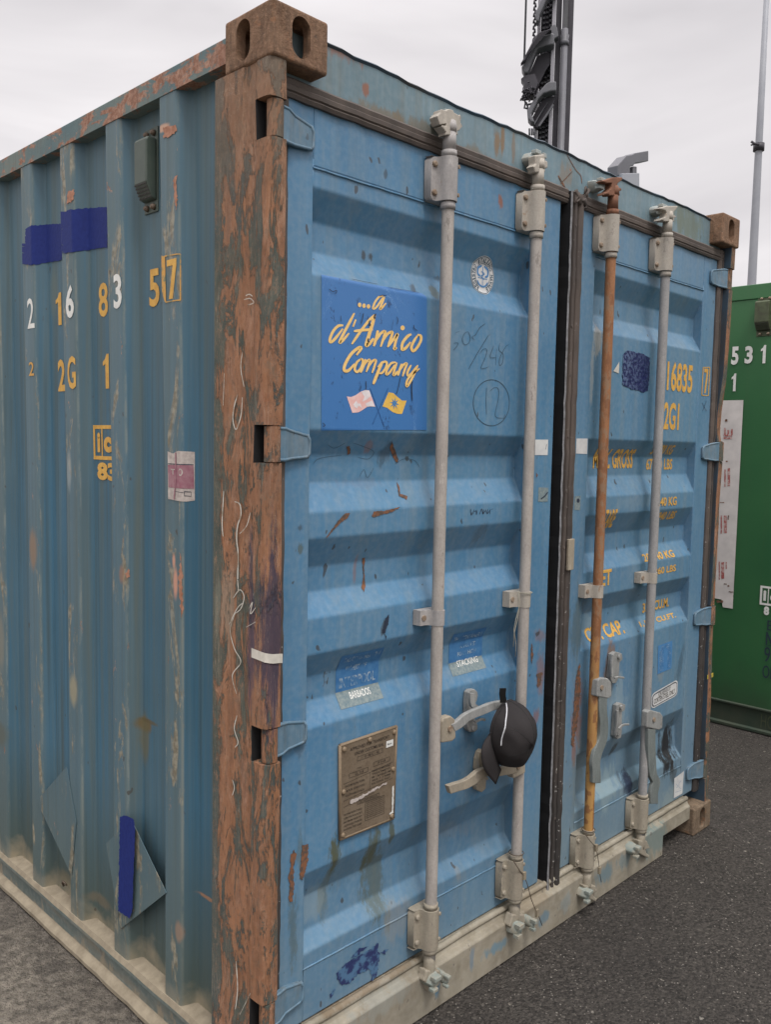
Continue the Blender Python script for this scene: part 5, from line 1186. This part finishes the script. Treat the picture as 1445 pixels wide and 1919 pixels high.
tr_('NET', RZ(212, 1625), RZ(318, 1515), 0, .0); tr_('28,240 KG', RZ(505, 1485), RZ(655, 1408), 0, .0); tr_('62,260 LBS', RZ(510, 1568), RZ(680, 1490), 0, .0)
tr_('CU. CAP.', RZ(190, 1935), RZ(365, 1800), 0, .0); tr_('33.1 CU.M.', RZ(490, 1765), RZ(640, 1675), 0, .0); tr_('1,170 CU.FT.', RZ(485, 1848), RZ(668, 1760), 0, .0)
decal('data_lettering', q, ['yellow', 'white'], DOOR, dR, off=.0010)
q = [textr(STILE, '7', RZ(833, 530), RZ(861, 395), 0, .0)]
c = [RZ(832, 386), RZ(869, 386), RZ(861, 545), RZ(824, 542)]
for a, b in zip(c, c[1:] + c[:1]): q.append(pxp(STILE, ribbon([a, b], 1.4, False, False), 0, .0004))
q += [pxp(STILE, ribbon([RZ(825, 585), RZ(850, 632)], 1.1, False), 1), pxp(STILE, ribbon([RZ(850, 575), RZ(830, 630)], 1.1, False), 1)]
decal('check_digit', q, ['yellow', 'pen_dk'], STILE, dR)
decal('overpaint', [pxp(DOOR, rough_poly([(1168, 664), (1175, 657), (1205, 664), (1217, 670), (1217, 690), (1214, 733), (1205, 735), (1185, 730), (1166, 722), (1166, 690)], 1.0, 3, 3))], 'navyr', DOOR, dR, off=.0018)
decal('paper_scrap', [pxp(DOOR, ([(1149, 696), (1160, 678), (1159, 700)], [(0, 1, 2)]))], 'tape', DOOR, dR, off=.0018)
# table decal
q = [pxp(DOOR, ([(1233, 1210), (1260, 1200), (1258, 1252), (1232, 1263)], [(0, 1, 2, 3)]), 0, 0)]
A, B, C_, D_ = (1233, 1210), (1260, 1200), (1258, 1252), (1232, 1263)
def tq(s_, t_): return (A[0] * (1 - s_) * (1 - t_) + B[0] * s_ * (1 - t_) + C_[0] * s_ * t_ + D_[0] * (1 - s_) * t_, A[1] * (1 - s_) * (1 - t_) + B[1] * s_ * (1 - t_) + C_[1] * s_ * t_ + D_[1] * (1 - s_) * t_)
for i in range(13):
    t0 = .07 + i * .068
    segs = [(.2, .85)] if i < 2 else [(.1, .38), (.68, .92)]
    for (a, b) in segs: q.append(textq(DOOR, 'MXHEW' if i < 2 else 'HEM', tq(a, t0 + .04), tq(b, t0 + .04), tq(a, t0), 1, .0, of=.0006))
decal('table_decal', q, ['stk_table', 'letter_grey'], DOOR, dR, off=.0012)
# oval white label
def rrect(quad, k=5, f=.28):
    out = []
    for i in range(4):
        a, b, c = Vector(quad[i - 1]), Vector(quad[i]), Vector(quad[(i + 1) % 4]); p0 = b + (a - b) * (f if abs(a.x - b.x) < abs(a.y - b.y) else f * .5); p1 = b + (c - b) * (f if abs(c.x - b.x) < abs(c.y - b.y) else f * .5)
        for j in range(k + 1): t_ = j / k; out.append(tuple(p0 * (1 - t_) ** 2 + b * 2 * t_ * (1 - t_) + p1 * t_ * t_))
    return out
o1 = rrect([(1221, 1300), (1270, 1272), (1269, 1302), (1220, 1329)]); o2 = rrect([(1222.2, 1302), (1268.5, 1275), (1267.8, 1300.5), (1221.5, 1326)]); n = len(o1)
q = [pxp(DOOR, (o1, [tuple(range(n))]), 0, 0)]
o3 = rrect([(1223, 1303.5), (1267.6, 1277), (1267, 1299.5), (1222.6, 1324)])
q.append(pxp(DOOR, (o2, [tuple(range(n))]), 1, .0004)); q.append(pxp(DOOR, (o3, [tuple(range(n))]), 0, .0008))
q.append(textq(DOOR, 'FOR REPAIR OF', (1233, 1306), (1256, 1292), (1233, 1298), 2, .0, of=.0012)); q.append(textq(DOOR, 'CORTEN STEEL ONLY', (1225, 1319), (1264, 1298), (1225, 1310), 2, .01, of=.0012))
decal('repair_label', q, ['sticker_w', 'pen_dk', 'dplate_ink'], DOOR, dR, off=.0012)
S51 = Surf('Y', .0505)
decal('paper_label', [pxp(S51, ([(1263, 1458), (1271, 1452), (1281, 1444), (1278, 1486), (1262, 1495)], [tuple(range(5))])), pxp(S51, ribbon([(1266, 1468), (1276, 1478)], 1, False), 1, .0006), pxp(S51, ribbon([(1275, 1462), (1267, 1476)], 1, False), 1, .0006), pxp(S51, ribbon([(1265, 1484), (1276, 1480)], .8, False), 1, .0006)], ['sticker_w', 'letter_grey'], S51, dR, off=.002)

# ================================================================== things hanging on the container
# twine on second bar
tw = MB(); a = onY(968, 1140, -.02)
tw.tube([tuple(onY(u, v, -.022)) for u, v in ((972, 1106), (971, 1125), (972, 1140), (967, 1160), (963, 1180), (967, 1205), (966, 1230))], .0012, 6)
tw.tube([tuple(onY(u, v, -.024)) for u, v in ((973, 1108), (974, 1130), (970, 1160), (964, 1185), (962, 1212))], .0012, 6)
tw.tube([(1.003 + .0235 * math.cos(k * PI / 6), BY + .0235 * math.sin(k * PI / 6), 1.187) for k in range(13)], .0014, 6)
o = tw.build('twine', 'twine'); tag(o, 'pale twine dangling from the clamp of the second locking bar', 'string')
def wire_seal(pts, y, bx, z, label, tags):
    mb = MB(); P = [tuple(onY(u, v, y)) for u, v in pts]
    mb.tube(P, .0014, 6); mb.tube([(bx + .0235 * math.cos(k * PI / 6), BY + .0235 * math.sin(k * PI / 6), z) for k in range(13)], .0014, 6)
    for (u, v) in tags: p = onY(u, v, y - .001); mb.box(p.x - .006, p.x + .006, y - .006, y + .002, p.z - .012, p.z + .012, 1)
    o = mb.build('wire_seal', ['wire', 'sidedust']); tag(o, label, 'wire seal', 'wire seals tied round the locking bars')
wire_seal([(962, 1612), (975, 1632), (982, 1640), (988, 1655), (996, 1685), (1003, 1702), (1010, 1716), (1016, 1733)], -.020, 1.003, .352, 'long thin wire seal trailing from the second bar onto the sill', [(982, 1640), (1006, 1710)])
wire_seal([(1097, 1563), (1106, 1575), (1115, 1585), (1119, 1596), (1122, 1615), (1124, 1635), (1127, 1652)], -.024, 1.434, .294, 'short thin wire seal at the foot of the rusty bar', [(1117, 1588), (1123, 1630)])

# baseball cap hung by its strap on the handles
def make_cap():
    K = thing('baseball_cap', 'black baseball cap with thin white piping hung from the door handle', 'cap', (.88, -.03, .66))
    y0 = -.030
    # crown: closed half-dome whose opening faces the door
    nu, nv = 40, 16; vs = []; fs = []
    cx, cz = .878, .800
    def outline(a):     # opening outline, a from 0 (right) counter-clockwise
        rx = .074; rz = .079 if math.sin(a) > 0 else .117
        return (cx + rx * math.cos(a) * (1 + .05 * math.cos(2 * a)) + .006 * math.sin(a), cz + rz * math.sin(a))
    def crown(a, t):    # t 0 at rim .. 1 apex
        ox, oz = outline(a); ax, az = cx - .004, cz - .024
        k = math.cos(t * PI / 2) ** .72; d = math.sin(t * PI / 2) ** .95
        seam = 0
        for s_ in range(6):
            da = abs((a - (s_ * PI / 3 + PI / 6) + PI) % (2 * PI) - PI); seam = max(seam, math.exp(-(da / .035) ** 2))
        pin = -.0018 * seam * (1 - t)
        wr = .0030 * math.sin(a * 5 + t * 4) * math.sin(t * PI) + .0022 * math.sin(a * 8 - t * 7) * math.sin(t * PI)
        x = ax + (ox - ax) * k; z = az + (oz - az) * k; q = Vector((ox - ax, oz - az)).normalized()
        return (x + q.x * (pin + wr) * k, y0 - .098 * d * (1 + .08 * math.sin(a - .4)) , z + q.y * (pin + wr) * k - .012 * d)
    for j in range(nv + 1):
        for i in range(nu): vs.append(crown(2 * PI * i / nu, min(.999, j / nv)))
    for j in range(nv):
        for i in range(nu): fs.append((j * nu + i, j * nu + (i + 1) % nu, (j + 1) * nu + (i + 1) % nu, (j + 1) * nu + i))
    mb = MB(); mb.add(vs, fs, 0, True); mb.add(vs[-nu:], [tuple(range(nu))], 0, True)
    mb.build('crown', 'cap', K)
    for s_ in range(6):
        a_ = s_ * PI / 3 + PI / 6
        MB().tube([tuple(Vector(crown(a_, t_ / 14 * .97)) + Vector((0, .0004, 0))) for t_ in range(15)], .0011, 6).build('seam', 'strap', K)
    ap = Vector(crown(0, .999)); MB().tube([tuple(ap + Vector((0, .001, 0))), tuple(ap + Vector((0, -.003, 0))), tuple(ap + Vector((0, -.005, 0)))], [.008, .007, .004], 12).build('button', 'cap', K)
    MB().tube([tuple(Vector(crown(2 * PI * i / 40, .06)) + Vector((0, -.0005, 0))) for i in range(41)], .0009, 6).build('stitching', 'strap', K)
    inn = MB(); inn.add([crown(2 * PI * i / nu, 0) for i in range(nu)] + [(crown(2 * PI * i / nu, 0)[0] * .9 + cx * .1, y0 - .02, crown(2 * PI * i / nu, 0)[2] * .9 + cz * .1) for i in range(nu)], [(i, (i + 1) % nu, nu + (i + 1) % nu, nu + i) for i in range(nu)], 0, True)
    inn.build('sweatband', 'strap', K)
    # brim: lofted between the sewn edge and its free edge
    inn_ = smooth_line([(919, 1372), (921, 1388), (924, 1402), (929, 1416), (934, 1429), (940, 1442)], 4); out_ = smooth_line([(917, 1374), (908, 1388), (903, 1404), (904, 1424), (911, 1446), (930, 1469)], 4)
    vs = []; n1 = len(inn_) - 1; n2 = 6
    for i in range(n1 + 1):
        s_ = i / n1; a_ = onY(*inn_[i], y0 - .006 - .012 * s_); b_ = onY(*out_[i], y0 + .004 - .030 * s_)
        for j in range(n2 + 1):
            t_ = j / n2; p = a_ * (1 - t_) + b_ * t_; vs.append((p.x, p.y - .010 * math.sin(PI * t_) * math.sin(PI * s_), p.z))
    k = n2 + 1; mb = MB(); mb.add(vs, [(i * k + j, i * k + j + 1, (i + 1) * k + j + 1, (i + 1) * k + j) for i in range(n1) for j in range(n2)], 0, True)
    b = mb.build('brim', 'cap', K); m = b.modifiers.new('s', 'SOLIDIFY'); m.thickness = .004
    # piping along one seam, from the top rim down the front
    pp = MB(); pth = []
    for k_ in range(22):
        t_ = k_ / 21; a = math.radians(100 + 95 * t_); tt = .02 + .42 * math.sin(PI * (.10 + .72 * t_)); c_ = crown(a, tt); pth.append((c_[0], c_[1] - .001, c_[2]))
    pth = []
    for (u, v) in ((947.5, 1312), (949, 1325), (949.5, 1338), (948, 1350), (945, 1364), (941, 1376), (939, 1386), (938, 1397)):
        # march the view line until it meets the crown
        best = None
        for i in range(0, 120):
            for j in range(0, 40):
                a = 2 * PI * i / 120; tt = j / 40 * .95; c_ = Vector(crown(a, tt)); d = ray(u, v).normalized(); w_ = c_ - CP; dist = (w_ - d * w_.dot(d)).length; dep = w_.dot(d)
                sc_ = dist + max(0, dep - 2.6) * .02
                if best is None or sc_ < best[0]: best = (sc_, c_)
        pth.append(best[1])
    pth = [tuple(p + Vector((-.0006, -.0012, 0))) for p in pth]
    pp.tube([tuple(Vector(p_)) for p_ in smooth3(pth)], .0022, 6); pp.build('piping', 'piping', K)
    # strap loop above
    stp = MB(); pts = [(942.5, 1316), (942, 1308), (941, 1300), (942, 1289)]; vs = []
    for i, (u, v) in enumerate(pts):
        for du in (-5.5, 5.5):
            p = onY(u + du, v, y0 - .012 - .004 * i); vs.append(tuple(p))
    stp.add(vs, [(2 * i, 2 * i + 1, 2 * i + 3, 2 * i + 2) for i in range(3)])
    o = stp.build('strap', 'strap', K); m = o.modifiers.new('s', 'SOLIDIFY'); m.thickness = .003
    # back half of the loop, hooked over the handle
    return K
def smooth3(pts, k=4):
    P = [Vector(pts[0])] + [Vector(p) for p in pts] + [Vector(pts[-1])]; out = []
    for i in range(1, len(P) - 2):
        for j in range(k):
            t = j / k; a, b, c, d = P[i - 1], P[i], P[i + 1], P[i + 2]
            out.append(.5 * ((2 * b) + (c - a) * t + (2 * a - 5 * b + 4 * c - d) * t * t + (3 * b - 3 * c + d - a) * t ** 3))
    out.append(P[-2]); return out
make_cap()

# ================================================================== green container
GX = 3.85; G = thing('shipping_container', 'green shipping container with white side panel and numbers standing to the right', 'shipping container', (GX, -3.0, 0))
gy0, gy1 = -4.6, 1.46
def gside(y): # shallow ribs
    t_ = (y - .02) % .286
    return GX + (.0 if t_ < .08 else .022 * min(1, (t_ - .08) / .05) if t_ < .21 else .022 * max(0, 1 - (t_ - .21) / .05))
mb = MB(); ys = [gy0 + .17 + i * .013 for i in range(int((gy1 - gy0 - .34) / .013))]; n = len(ys)
# the photographed stretch is a smooth marking panel; ribs start either side of it
def gx(y): return gside(y) if not (.33 < y < 1.0) else GX
vs = [(gx(y), y, z) for z in (.14, 2.50) for y in ys]
mb.add(vs, [(i, i + 1, n + i + 1, n + i) for i in range(n - 1)], 0, True); gw = mb.build('side_wall', 'green', G)
mb = MB(); mb.box(GX - .006, GX + .06, gy0 + .17, gy1 - .17, 2.502, 2.585); mb.build('top_rail', 'green', G, bevel=.004)
mb = MB(); mb.prism([(GX + .0, .155), (GX - .010, .150), (GX - .010, .142), (GX + .004, .135), (GX + .004, .03), (GX - .012, .022), (GX - .012, .008), (GX + .05, .008), (GX + .05, .155)], gy0 + .17, gy1 - .17, 'y'); mb.build('bottom_rail', 'green_dk', G)
mb = MB(); mb.box(GX + .06, GX + 2.43, gy0 + .05, gy0 + .09, .1, 2.5); mb.box(GX + .06, GX + 2.43, gy1 - .09, gy1 - .05, .1, 2.5); mb.build('end_wall', 'green', G)
mb = MB(); mb.box(GX + 2.40, GX + 2.43, gy0 + .1, gy1 - .1, .02, 2.58); mb.build('side_wall', 'green', G)
mb = MB(); mb.box(GX + .04, GX + 2.41, gy0 + .1, gy1 - .1, 2.55, 2.565); mb.build('roof', 'green', G)
for yy in (gy0, gy1 - .17):
    for xx in (GX - .004, GX + 2.27):
        mb = MB(); mb.box(xx, xx + .166, yy, yy + .172, 0, .118); mb.box(xx, xx + .166, yy, yy + .172, 2.473, 2.591); mb.build('corner_casting', 'green_dk', G, bevel=.01)
        mb = MB(); mb.box(xx + .006, xx + .16, yy + .006, yy + .165, .118, 2.473); mb.build('corner_post', 'green', G, bevel=.008)
vent(GX, (1421, 556), (1452, 553), (1418, 631), (1447, 630), G, 'green_vent', 'bolt', out=.05)
q = []
GZ = lambda a, b: (1330 + a / 4.8, 500 + b / 4.8); GY = lambda a, b: (1330 + a / 3.835, 900 + b / 3.835)
def gt(s_, bl, tr, mi=0, b=.04): q.append(textr(GRNS, s_, bl, tr, mi, b, .0005))
gt('5', GZ(195, 885), GZ(268, 718)); gt('3', GZ(315, 875), GZ(395, 712)); gt('1', GZ(458, 872), GZ(512, 705)); gt('1', GZ(195, 1122), GZ(243, 960))
gt('1', (1448, 680), (1460, 646)); gt('7', (1465, 678), (1482, 644))
a = GRNS.px(*GY(368, 755)); b = GRNS.px(*GY(370, 892)); wI = a[1] - b[1]
for r4 in ((a[0] - wI * 1.05, a[0], a[1] - .012, a[1]), (a[0] - wI * 1.05, a[0], b[1], b[1] + .012), (a[0] - .012, a[0], b[1], a[1]), (a[0] - wI * .45, a[0] - wI * .40, b[1], a[1])): q.append(([(r4[0], r4[2]), (r4[1], r4[2]), (r4[1], r4[3]), (r4[0], r4[3])], [(0, 1, 2, 3)], 0, .0001 * len(q)))
q.append(textq(GRNS, 'i', (a[0] - wI * .17, b[1] + .025), (a[0] - wI * .32, b[1] + .025), (a[0] - wI * .17, a[1] - .025), 0, .06, px=False, of=.0008))
q.append(textq(GRNS, 'c', (a[0] - wI * .52, b[1] + .025), (a[0] - wI * .90, b[1] + .025), (a[0] - wI * .52, a[1] - .04), 0, .06, px=False, of=.0008))
c = GRNS.px(*GY(390, 965)); d_ = GRNS.px(*GY(432, 908)); q.append(textq(GRNS, '8', c, (d_[0], c[1]), (c[0], d_[1]), 0, .06, px=False, of=.0008))
decal('number_lettering', q, 'white', GRNS, gw, off=.004)
q = []
gt('E', GY(415, 1075), GY(455, 1010), 0, .0); gt('N', GY(405, 1180), GY(460, 1095), 0, .02); gt('9', GY(392, 1300), GY(440, 1200), 0, .0); gt('OL', GY(380, 1415), GY(470, 1340), 0, .0)
q.append(pxp(GRNS, ribbon([GY(400, 1190), GY(460, 1185)], 1.5, False)))
decal('marker_writing', q, 'pen_dk', GRNS, gw, off=.004)
q = []; gt('HCT', GY(365, 1775), GY(500, 1705), 0, -.005); decal('chalk_writing', q, 'green_vent', Surf('X', GX + .004), G, off=.002)
# white sign panel
p1 = GRNS.px(1396, 750); p2 = GRNS.px(1372, 1140); zt = p1[1]; zb = p2[1]; ya = (p1[0] + p2[0]) / 2
ph = GRNS.px(1361, 1137)
q = [([(ya, zb), (ya + .06, zb), (ya + .07, zb + .045), (ya + .9, zb + .075), (ya + .9, zt), (ya, zt)], [tuple(range(6))], 0, 0)]
wp = decal('white_panel', q, 'panelw', GRNS, G, off=.005)
# upright letters reading upwards, mostly hidden by the blue container
q = []
def rr(u0, v0, u1, v1): q.append(pxp(GRNS, ([(u0, v0), (u1, v0), (u1, v1), (u0, v1)], [(0, 1, 2, 3)]), 0, .0005))
rr(1357, 815, 1373, 818); rr(1357, 819.5, 1373, 823); rr(1370.5, 804, 1374, 815); rr(1364, 806, 1367.5, 815); rr(1358, 802, 1361, 815)
rr(1364.5, 877, 1369, 911); rr(1358.5, 880, 1361, 912); rr(1357.5, 966, 1363, 999); rr(1351.5, 966, 1354, 1000); rr(1352.5, 1053, 1358, 1084); rr(1348, 1052, 1350, 1086); rr(1361, 1053, 1363, 1066)
for (u, v, w1, h1) in ((1363, 862 + 3, 3, 2), (1354, 942, 8, 1.5), (1366, 975 - 5, 2, 8), (1360, 1094, 6, 1.5), (1366, 1098, 3, 3), (1371, 1109, 9, 2), (1350, 1127, 12, 4), (1362, 800 - 12, 4, 4)):
    q.append(pxp(GRNS, rough_poly([(u - w1 / 2, v - h1 / 2), (u + w1 / 2, v - h1 / 2), (u + w1 / 2, v + h1 / 2), (u - w1 / 2, v + h1 / 2)], .6, 2, int(u)), 1, .0008))
decal('panel_lettering', q, ['reddecal', 'rustmark'], GRNS, wp, off=.006)

# ================================================================== drilling mast behind the container
MD = 9.0
mdir = ray(1035, 150); mdir.z = 0; mdir.normalize(); mside = Vector((mdir.y, -mdir.x, 0))   # to the right in the photo
mb0 = onDist(1035, 150, MD); mb0.z = 0
K = thing('drilling_mast', 'tall dark steel drilling mast with cylinder, chains and angled brackets rising behind the blue container', 'drilling mast', tuple(mb0))
def mpt(u, v, dep=0): # point on the mast's own upright plane
    d = ray(u, v); t_ = ((mb0 - CP).dot(mdir) + dep) / d.dot(mdir); return CP + d * t_
def msx(u, v=150): return (mpt(u, v) - mb0).dot(mside)
def mbox(mb, u0, u1, z0, z1, d0, d1, m=0, v=150):
    a, b = msx(u0, v), msx(u1, v); vs = []
    for z in (z0, z1):
        for d in (d0, d1):
            for s_ in (a, b): p = mb0 + mside * s_ + mdir * d; vs.append((p.x, p.y, z))
    mb.add(vs, [(0, 2, 3, 1), (4, 5, 7, 6), (0, 1, 5, 4), (2, 6, 7, 3), (0, 4, 6, 2), (1, 3, 7, 5)], m)
def mpoly(mb, pts, d0, d1, m=0):
    P = [mpt(u, v) for u, v in pts]; n = len(P); vs = [tuple(p + mdir * d0) for p in P] + [tuple(p + mdir * d1) for p in P]
    mb.add(vs, [(i, (i + 1) % n, n + (i + 1) % n, n + i) for i in range(n)] + [tuple(range(n)), tuple(range(n, 2 * n))], m)
MT = 8.6
mb = MB(); mbox(mb, 1060, 1071, 0, MT, .02, .30); mb.build('rail', 'mast_d', K, bevel=.006)
mb = MB(); mbox(mb, 1031, 1038, 0, MT, -.04, .10); mb.build('rail', 'mast_l', K, bevel=.005)
mb = MB(); mbox(mb, 1038.5, 1049, 0, MT, .03, .22); mb.build('rail', 'mast_d', K, bevel=.005)
mb = MB(); mbox(mb, 1004, 1010, 3.0, MT, .02, .12); mb.build('rail', 'mast_l', K, bevel=.005)
def mz(u, v): return mpt(u, v).z
mb = MB(); a = mb0 + mside * msx(1055.5) + mdir * -.02; r_ = abs(msx(1062) - msx(1049)) / 2
mb.tube([(a.x, a.y, 0.1), (a.x, a.y, mz(1055, 85))], r_, 20); mb.build('cylinder', 'mast_m', K)
mb = MB(); mb.tube([(a.x, a.y, mz(1055, 70)), (a.x, a.y, MT)], r_ * .82, 20); mb.build('piston', 'mast_l', K)
mb = MB(); mb.tube([(a.x, a.y, mz(1055, 88)), (a.x, a.y, mz(1055, 80)), (a.x, a.y, mz(1055, 79)), (a.x, a.y, mz(1055, 70)), (a.x, a.y, mz(1055, 69)), (a.x, a.y, mz(1055, 58))], [r_ * 1.3, r_ * 1.3, r_ * 1.1, r_ * 1.35, r_ * 1.05, r_ * 1.0], 20); mb.build('collar', 'mast_m', K)
# chain core
mb = MB(); mbox(mb, 1010.5, 1031, 0, MT, .10, .28); mb.build('core', 'mast_d', K)
mb = MB(); z = 2.6
while z < MT:
    mbox(mb, 1014, 1018, z, z + .020, .06, .099); mbox(mb, 1026, 1030, z + .02, z + .040, .06, .099); mbox(mb, 1019.5, 1024.5, z + .010, z + .026, .07, .099); z += .048
o = mb.build('chain', 'mast_m', K)
# hanging rope and chain at the left
mb = MB(); p0 = mpt(981.5, -30, -.1); zz0 = mz(983, 128); b_ = mb0 + mside * msx(982) + mdir * -.1; mb.tube([(b_.x, b_.y, zz0), (b_.x, b_.y, MT)], .010, 8); mb.build('rope', 'mast_m', K)
mb = MB(); b_ = mb0 + mside * msx(998.5) + mdir * -.05; z = mz(1000, 108)
i = 0
while z < MT:
    a1 = b_ + mside * (.006 if i % 2 else -.006); mb.tube([(a1.x, a1.y, z), (a1.x, a1.y, z + .034)], [.013, .009], 6); z += .03; i += 1
mb.build('chain', 'mast_d', K)
cz = lambda pts: [(940 + a / 4.797, b / 4.797) for a, b in pts]
mb = MB(); mpoly(mb, cz([(300, 430), (335, 385), (420, 360), (475, 375), (470, 470), (395, 480), (320, 510), (235, 720), (205, 715), (180, 670), (210, 625), (300, 470)]), -.16, -.02); mb.build('bracket', 'mast_m', K, bevel=.012)
mb = MB(); mpoly(mb, cz([(300, 440), (330, 400), (440, 365), (450, 380), (345, 405), (215, 640), (175, 670), (200, 628)]), -.24, -.165); mb.build('bracket_flange', 'mast_d', K, bevel=.006)
mb = MB(); mpoly(mb, cz([(318, 520), (395, 488), (470, 480), (455, 560), (400, 640), (340, 760), (300, 880), (215, 880), (210, 780), (240, 700)]), -.02, .08); mb.build('bracket_web', 'mast_d', K)
mb = MB(); rnd = random.Random(4)
pts_ = []
for i in range(46):
    t_ = i / 45; u = 205 + 60 * t_ + rnd.uniform(-14, 10); pts_.append((u, 735 + 190 * (1 - t_) * 0 + rnd.uniform(0, 10) + 165 * t_))
mpoly(mb, cz([(178, 765), (215, 735), (300, 720), (330, 800), (300, 880), (235, 885), (215, 925), (182, 922), (200, 895), (190, 850), (205, 820), (192, 785)]), -.14, -.03)
for _ in range(26):
    a1 = (rnd.uniform(195, 300), rnd.uniform(740, 890)); b1 = (a1[0] + rnd.uniform(-25, 25), a1[1] + rnd.uniform(-20, 35)); mb.tube([tuple(mpt(*cz([a1])[0], -.16)), tuple(mpt(*cz([((a1[0] + b1[0]) / 2 + rnd.uniform(-8, 8), (a1[1] + b1[1]) / 2)])[0], -.2)), tuple(mpt(*cz([b1])[0], -.16))], .008, 6)
mb.build('chain_bundle', 'mast_d', K)
mb = MB()
for pl_ in ([(205, 890), (215, 930), (205, 975), (235, 980)], [(235, 945), (262, 940), (290, 930)], [(290, 880), (296, 960), (292, 1010)], [(220, 925), (235, 960), (240, 1020), (252, 1060)], [(250, 1160), (252, 1220)], [(290, 1160), (292, 1220)], [(272, 1160), (273, 1220)]):
    mb.tube([tuple(mpt(*p_, -.08)) for p_ in cz(pl_)], .010, 6)
mb.build('hook', 'mast_m', K)
mb = MB(); mpoly(mb, cz([(232, 1060), (260, 1010), (330, 900), (400, 820), (430, 803), (490, 800), (490, 885), (440, 890), (375, 910), (330, 960), (270, 1090), (300, 1160), (265, 1160), (240, 1130)]), -.18, -.05); mb.build('bracket', 'mast_m', K, bevel=.012)
mb = MB(); mpoly(mb, cz([(272, 1090), (345, 960), (400, 905), (478, 890), (470, 950), (400, 1040), (330, 1165), (290, 1160)]), -.06, .04); mb.build('bracket_web', 'mast_d', K)
mb = MB(); mpoly(mb, cz([(395, 985), (415, 955), (330, 1100), (300, 1155), (288, 1150)]), -.10, -.07); mpoly(mb, cz([(460, 970), (470, 985), (345, 1170), (330, 1165)]), -.10, -.07); mb.build('brace', 'mast_m', K)
mb = MB(); mpoly(mb, cz([(305, 180), (340, 100), (385, 10), (395, -60), (495, -60), (498, 20), (430, 35), (395, 85), (345, 200), (335, 255), (312, 255)]), -.14, -.02); mb.build('bracket', 'mast_m', K, bevel=.012)
mb = MB(); mpoly(mb, cz([(440, 290), (478, 262), (500, 300), (510, 370), (470, 400), (425, 360)]), -.10, .0); mb.build('fitting', 'mast_m', K, bevel=.006)
mb = MB(); mbox(mb, 985, 1085, 0, .35, -.4, .8); mb.build('base', 'mast_d', K, bevel=.02)

# ================================================================== small steel bracket on the roof
bp = onY(1185, 345, .42); K = thing('steel_bracket', 'small grey bent steel bracket sticking up above the container roof edge', 'bracket', (bp.x, .42, 2.56))
bz = lambda pts: c3(pts, 1060, 250, 3.753)
mb = MB(); prism_px(mb, bz([(367, 300), (367, 228), (430, 158), (470, 152), (490, 140), (584, 124), (584, 198), (490, 212), (478, 232), (455, 236), (452, 300)]), .42, .47); mb.build('arm', 'mast_m', K, bevel=.003)
mb = MB(); prism_px(mb, bz([(400, 283), (521, 280), (521, 420), (400, 420)]), .405, .50); mb.build('block', 'polem', K, bevel=.003)
pq = onY(1185, 345, .42); mb = MB(); mb.box(pq.x - .08, pq.x + .09, .40, .52, 2.556, 2.572); mb.box(pq.x - .02, pq.x + .05, .42, .49, 2.57, max(2.58, onY(1185, 350, .42).z)); mb.build('foot', 'polem', K)
mb = MB(); prism_px(mb, bz([(474, 283), (474, 240), (482, 234), (502, 236), (502, 283)]), .43, .45); mb.build('lug', 'mast_m', K, bevel=.002)

# ================================================================== lamp post
pp_ = onDist(1410, 400, 24); tp_ = onDist(1441, 0, 24)
K = thing('lamp_post', 'tall pale grey steel pole behind the green container at the right edge', 'pole', (pp_.x, pp_.y, 0))
sidev = Vector((ray(1410, 400).y, -ray(1410, 400).x, 0)).normalized()
r_b = (onDist(1417, 530, 24) - onDist(1400, 530, 24)).length / 2; r_t = (onDist(1446, 5, 24) - onDist(1436, 5, 24)).length / 2
ax = onDist(1409, 530, 24); ztop = 14.5
mb = MB(); zt1 = onDist(1424, 260, 24).z; z5 = ax.z
mb.tube([(ax.x, ax.y, 0), (ax.x, ax.y, z5), (ax.x, ax.y, zt1), (ax.x, ax.y, ztop)], [r_b * 1.15, r_b, r_b * .8, r_b * .5], 16); mb.build('pole', 'polem', K)
mb = MB(); mb.box(ax.x - .5, ax.x + .1, ax.y - .12, ax.y + .12, ztop, ztop + .12); mb.build('lamp_head', 'mast_m', K, bevel=.02)
mb = MB(); a = onDist(1423, 272, 23.8); mb.tube([(ax.x, ax.y, a.z - .09), (ax.x, ax.y, a.z + .09)], r_b * 1.25, 16); mb.tube([tuple(a), tuple(onDist(1414, 270, 23.8)), tuple(onDist(1408, 266, 23.8))], .03, 6); mb.tube([tuple(onDist(1414, 271, 23.8)), tuple(onDist(1407, 273, 23.8))], .02, 6); mb.build('clamp', 'mast_d', K)
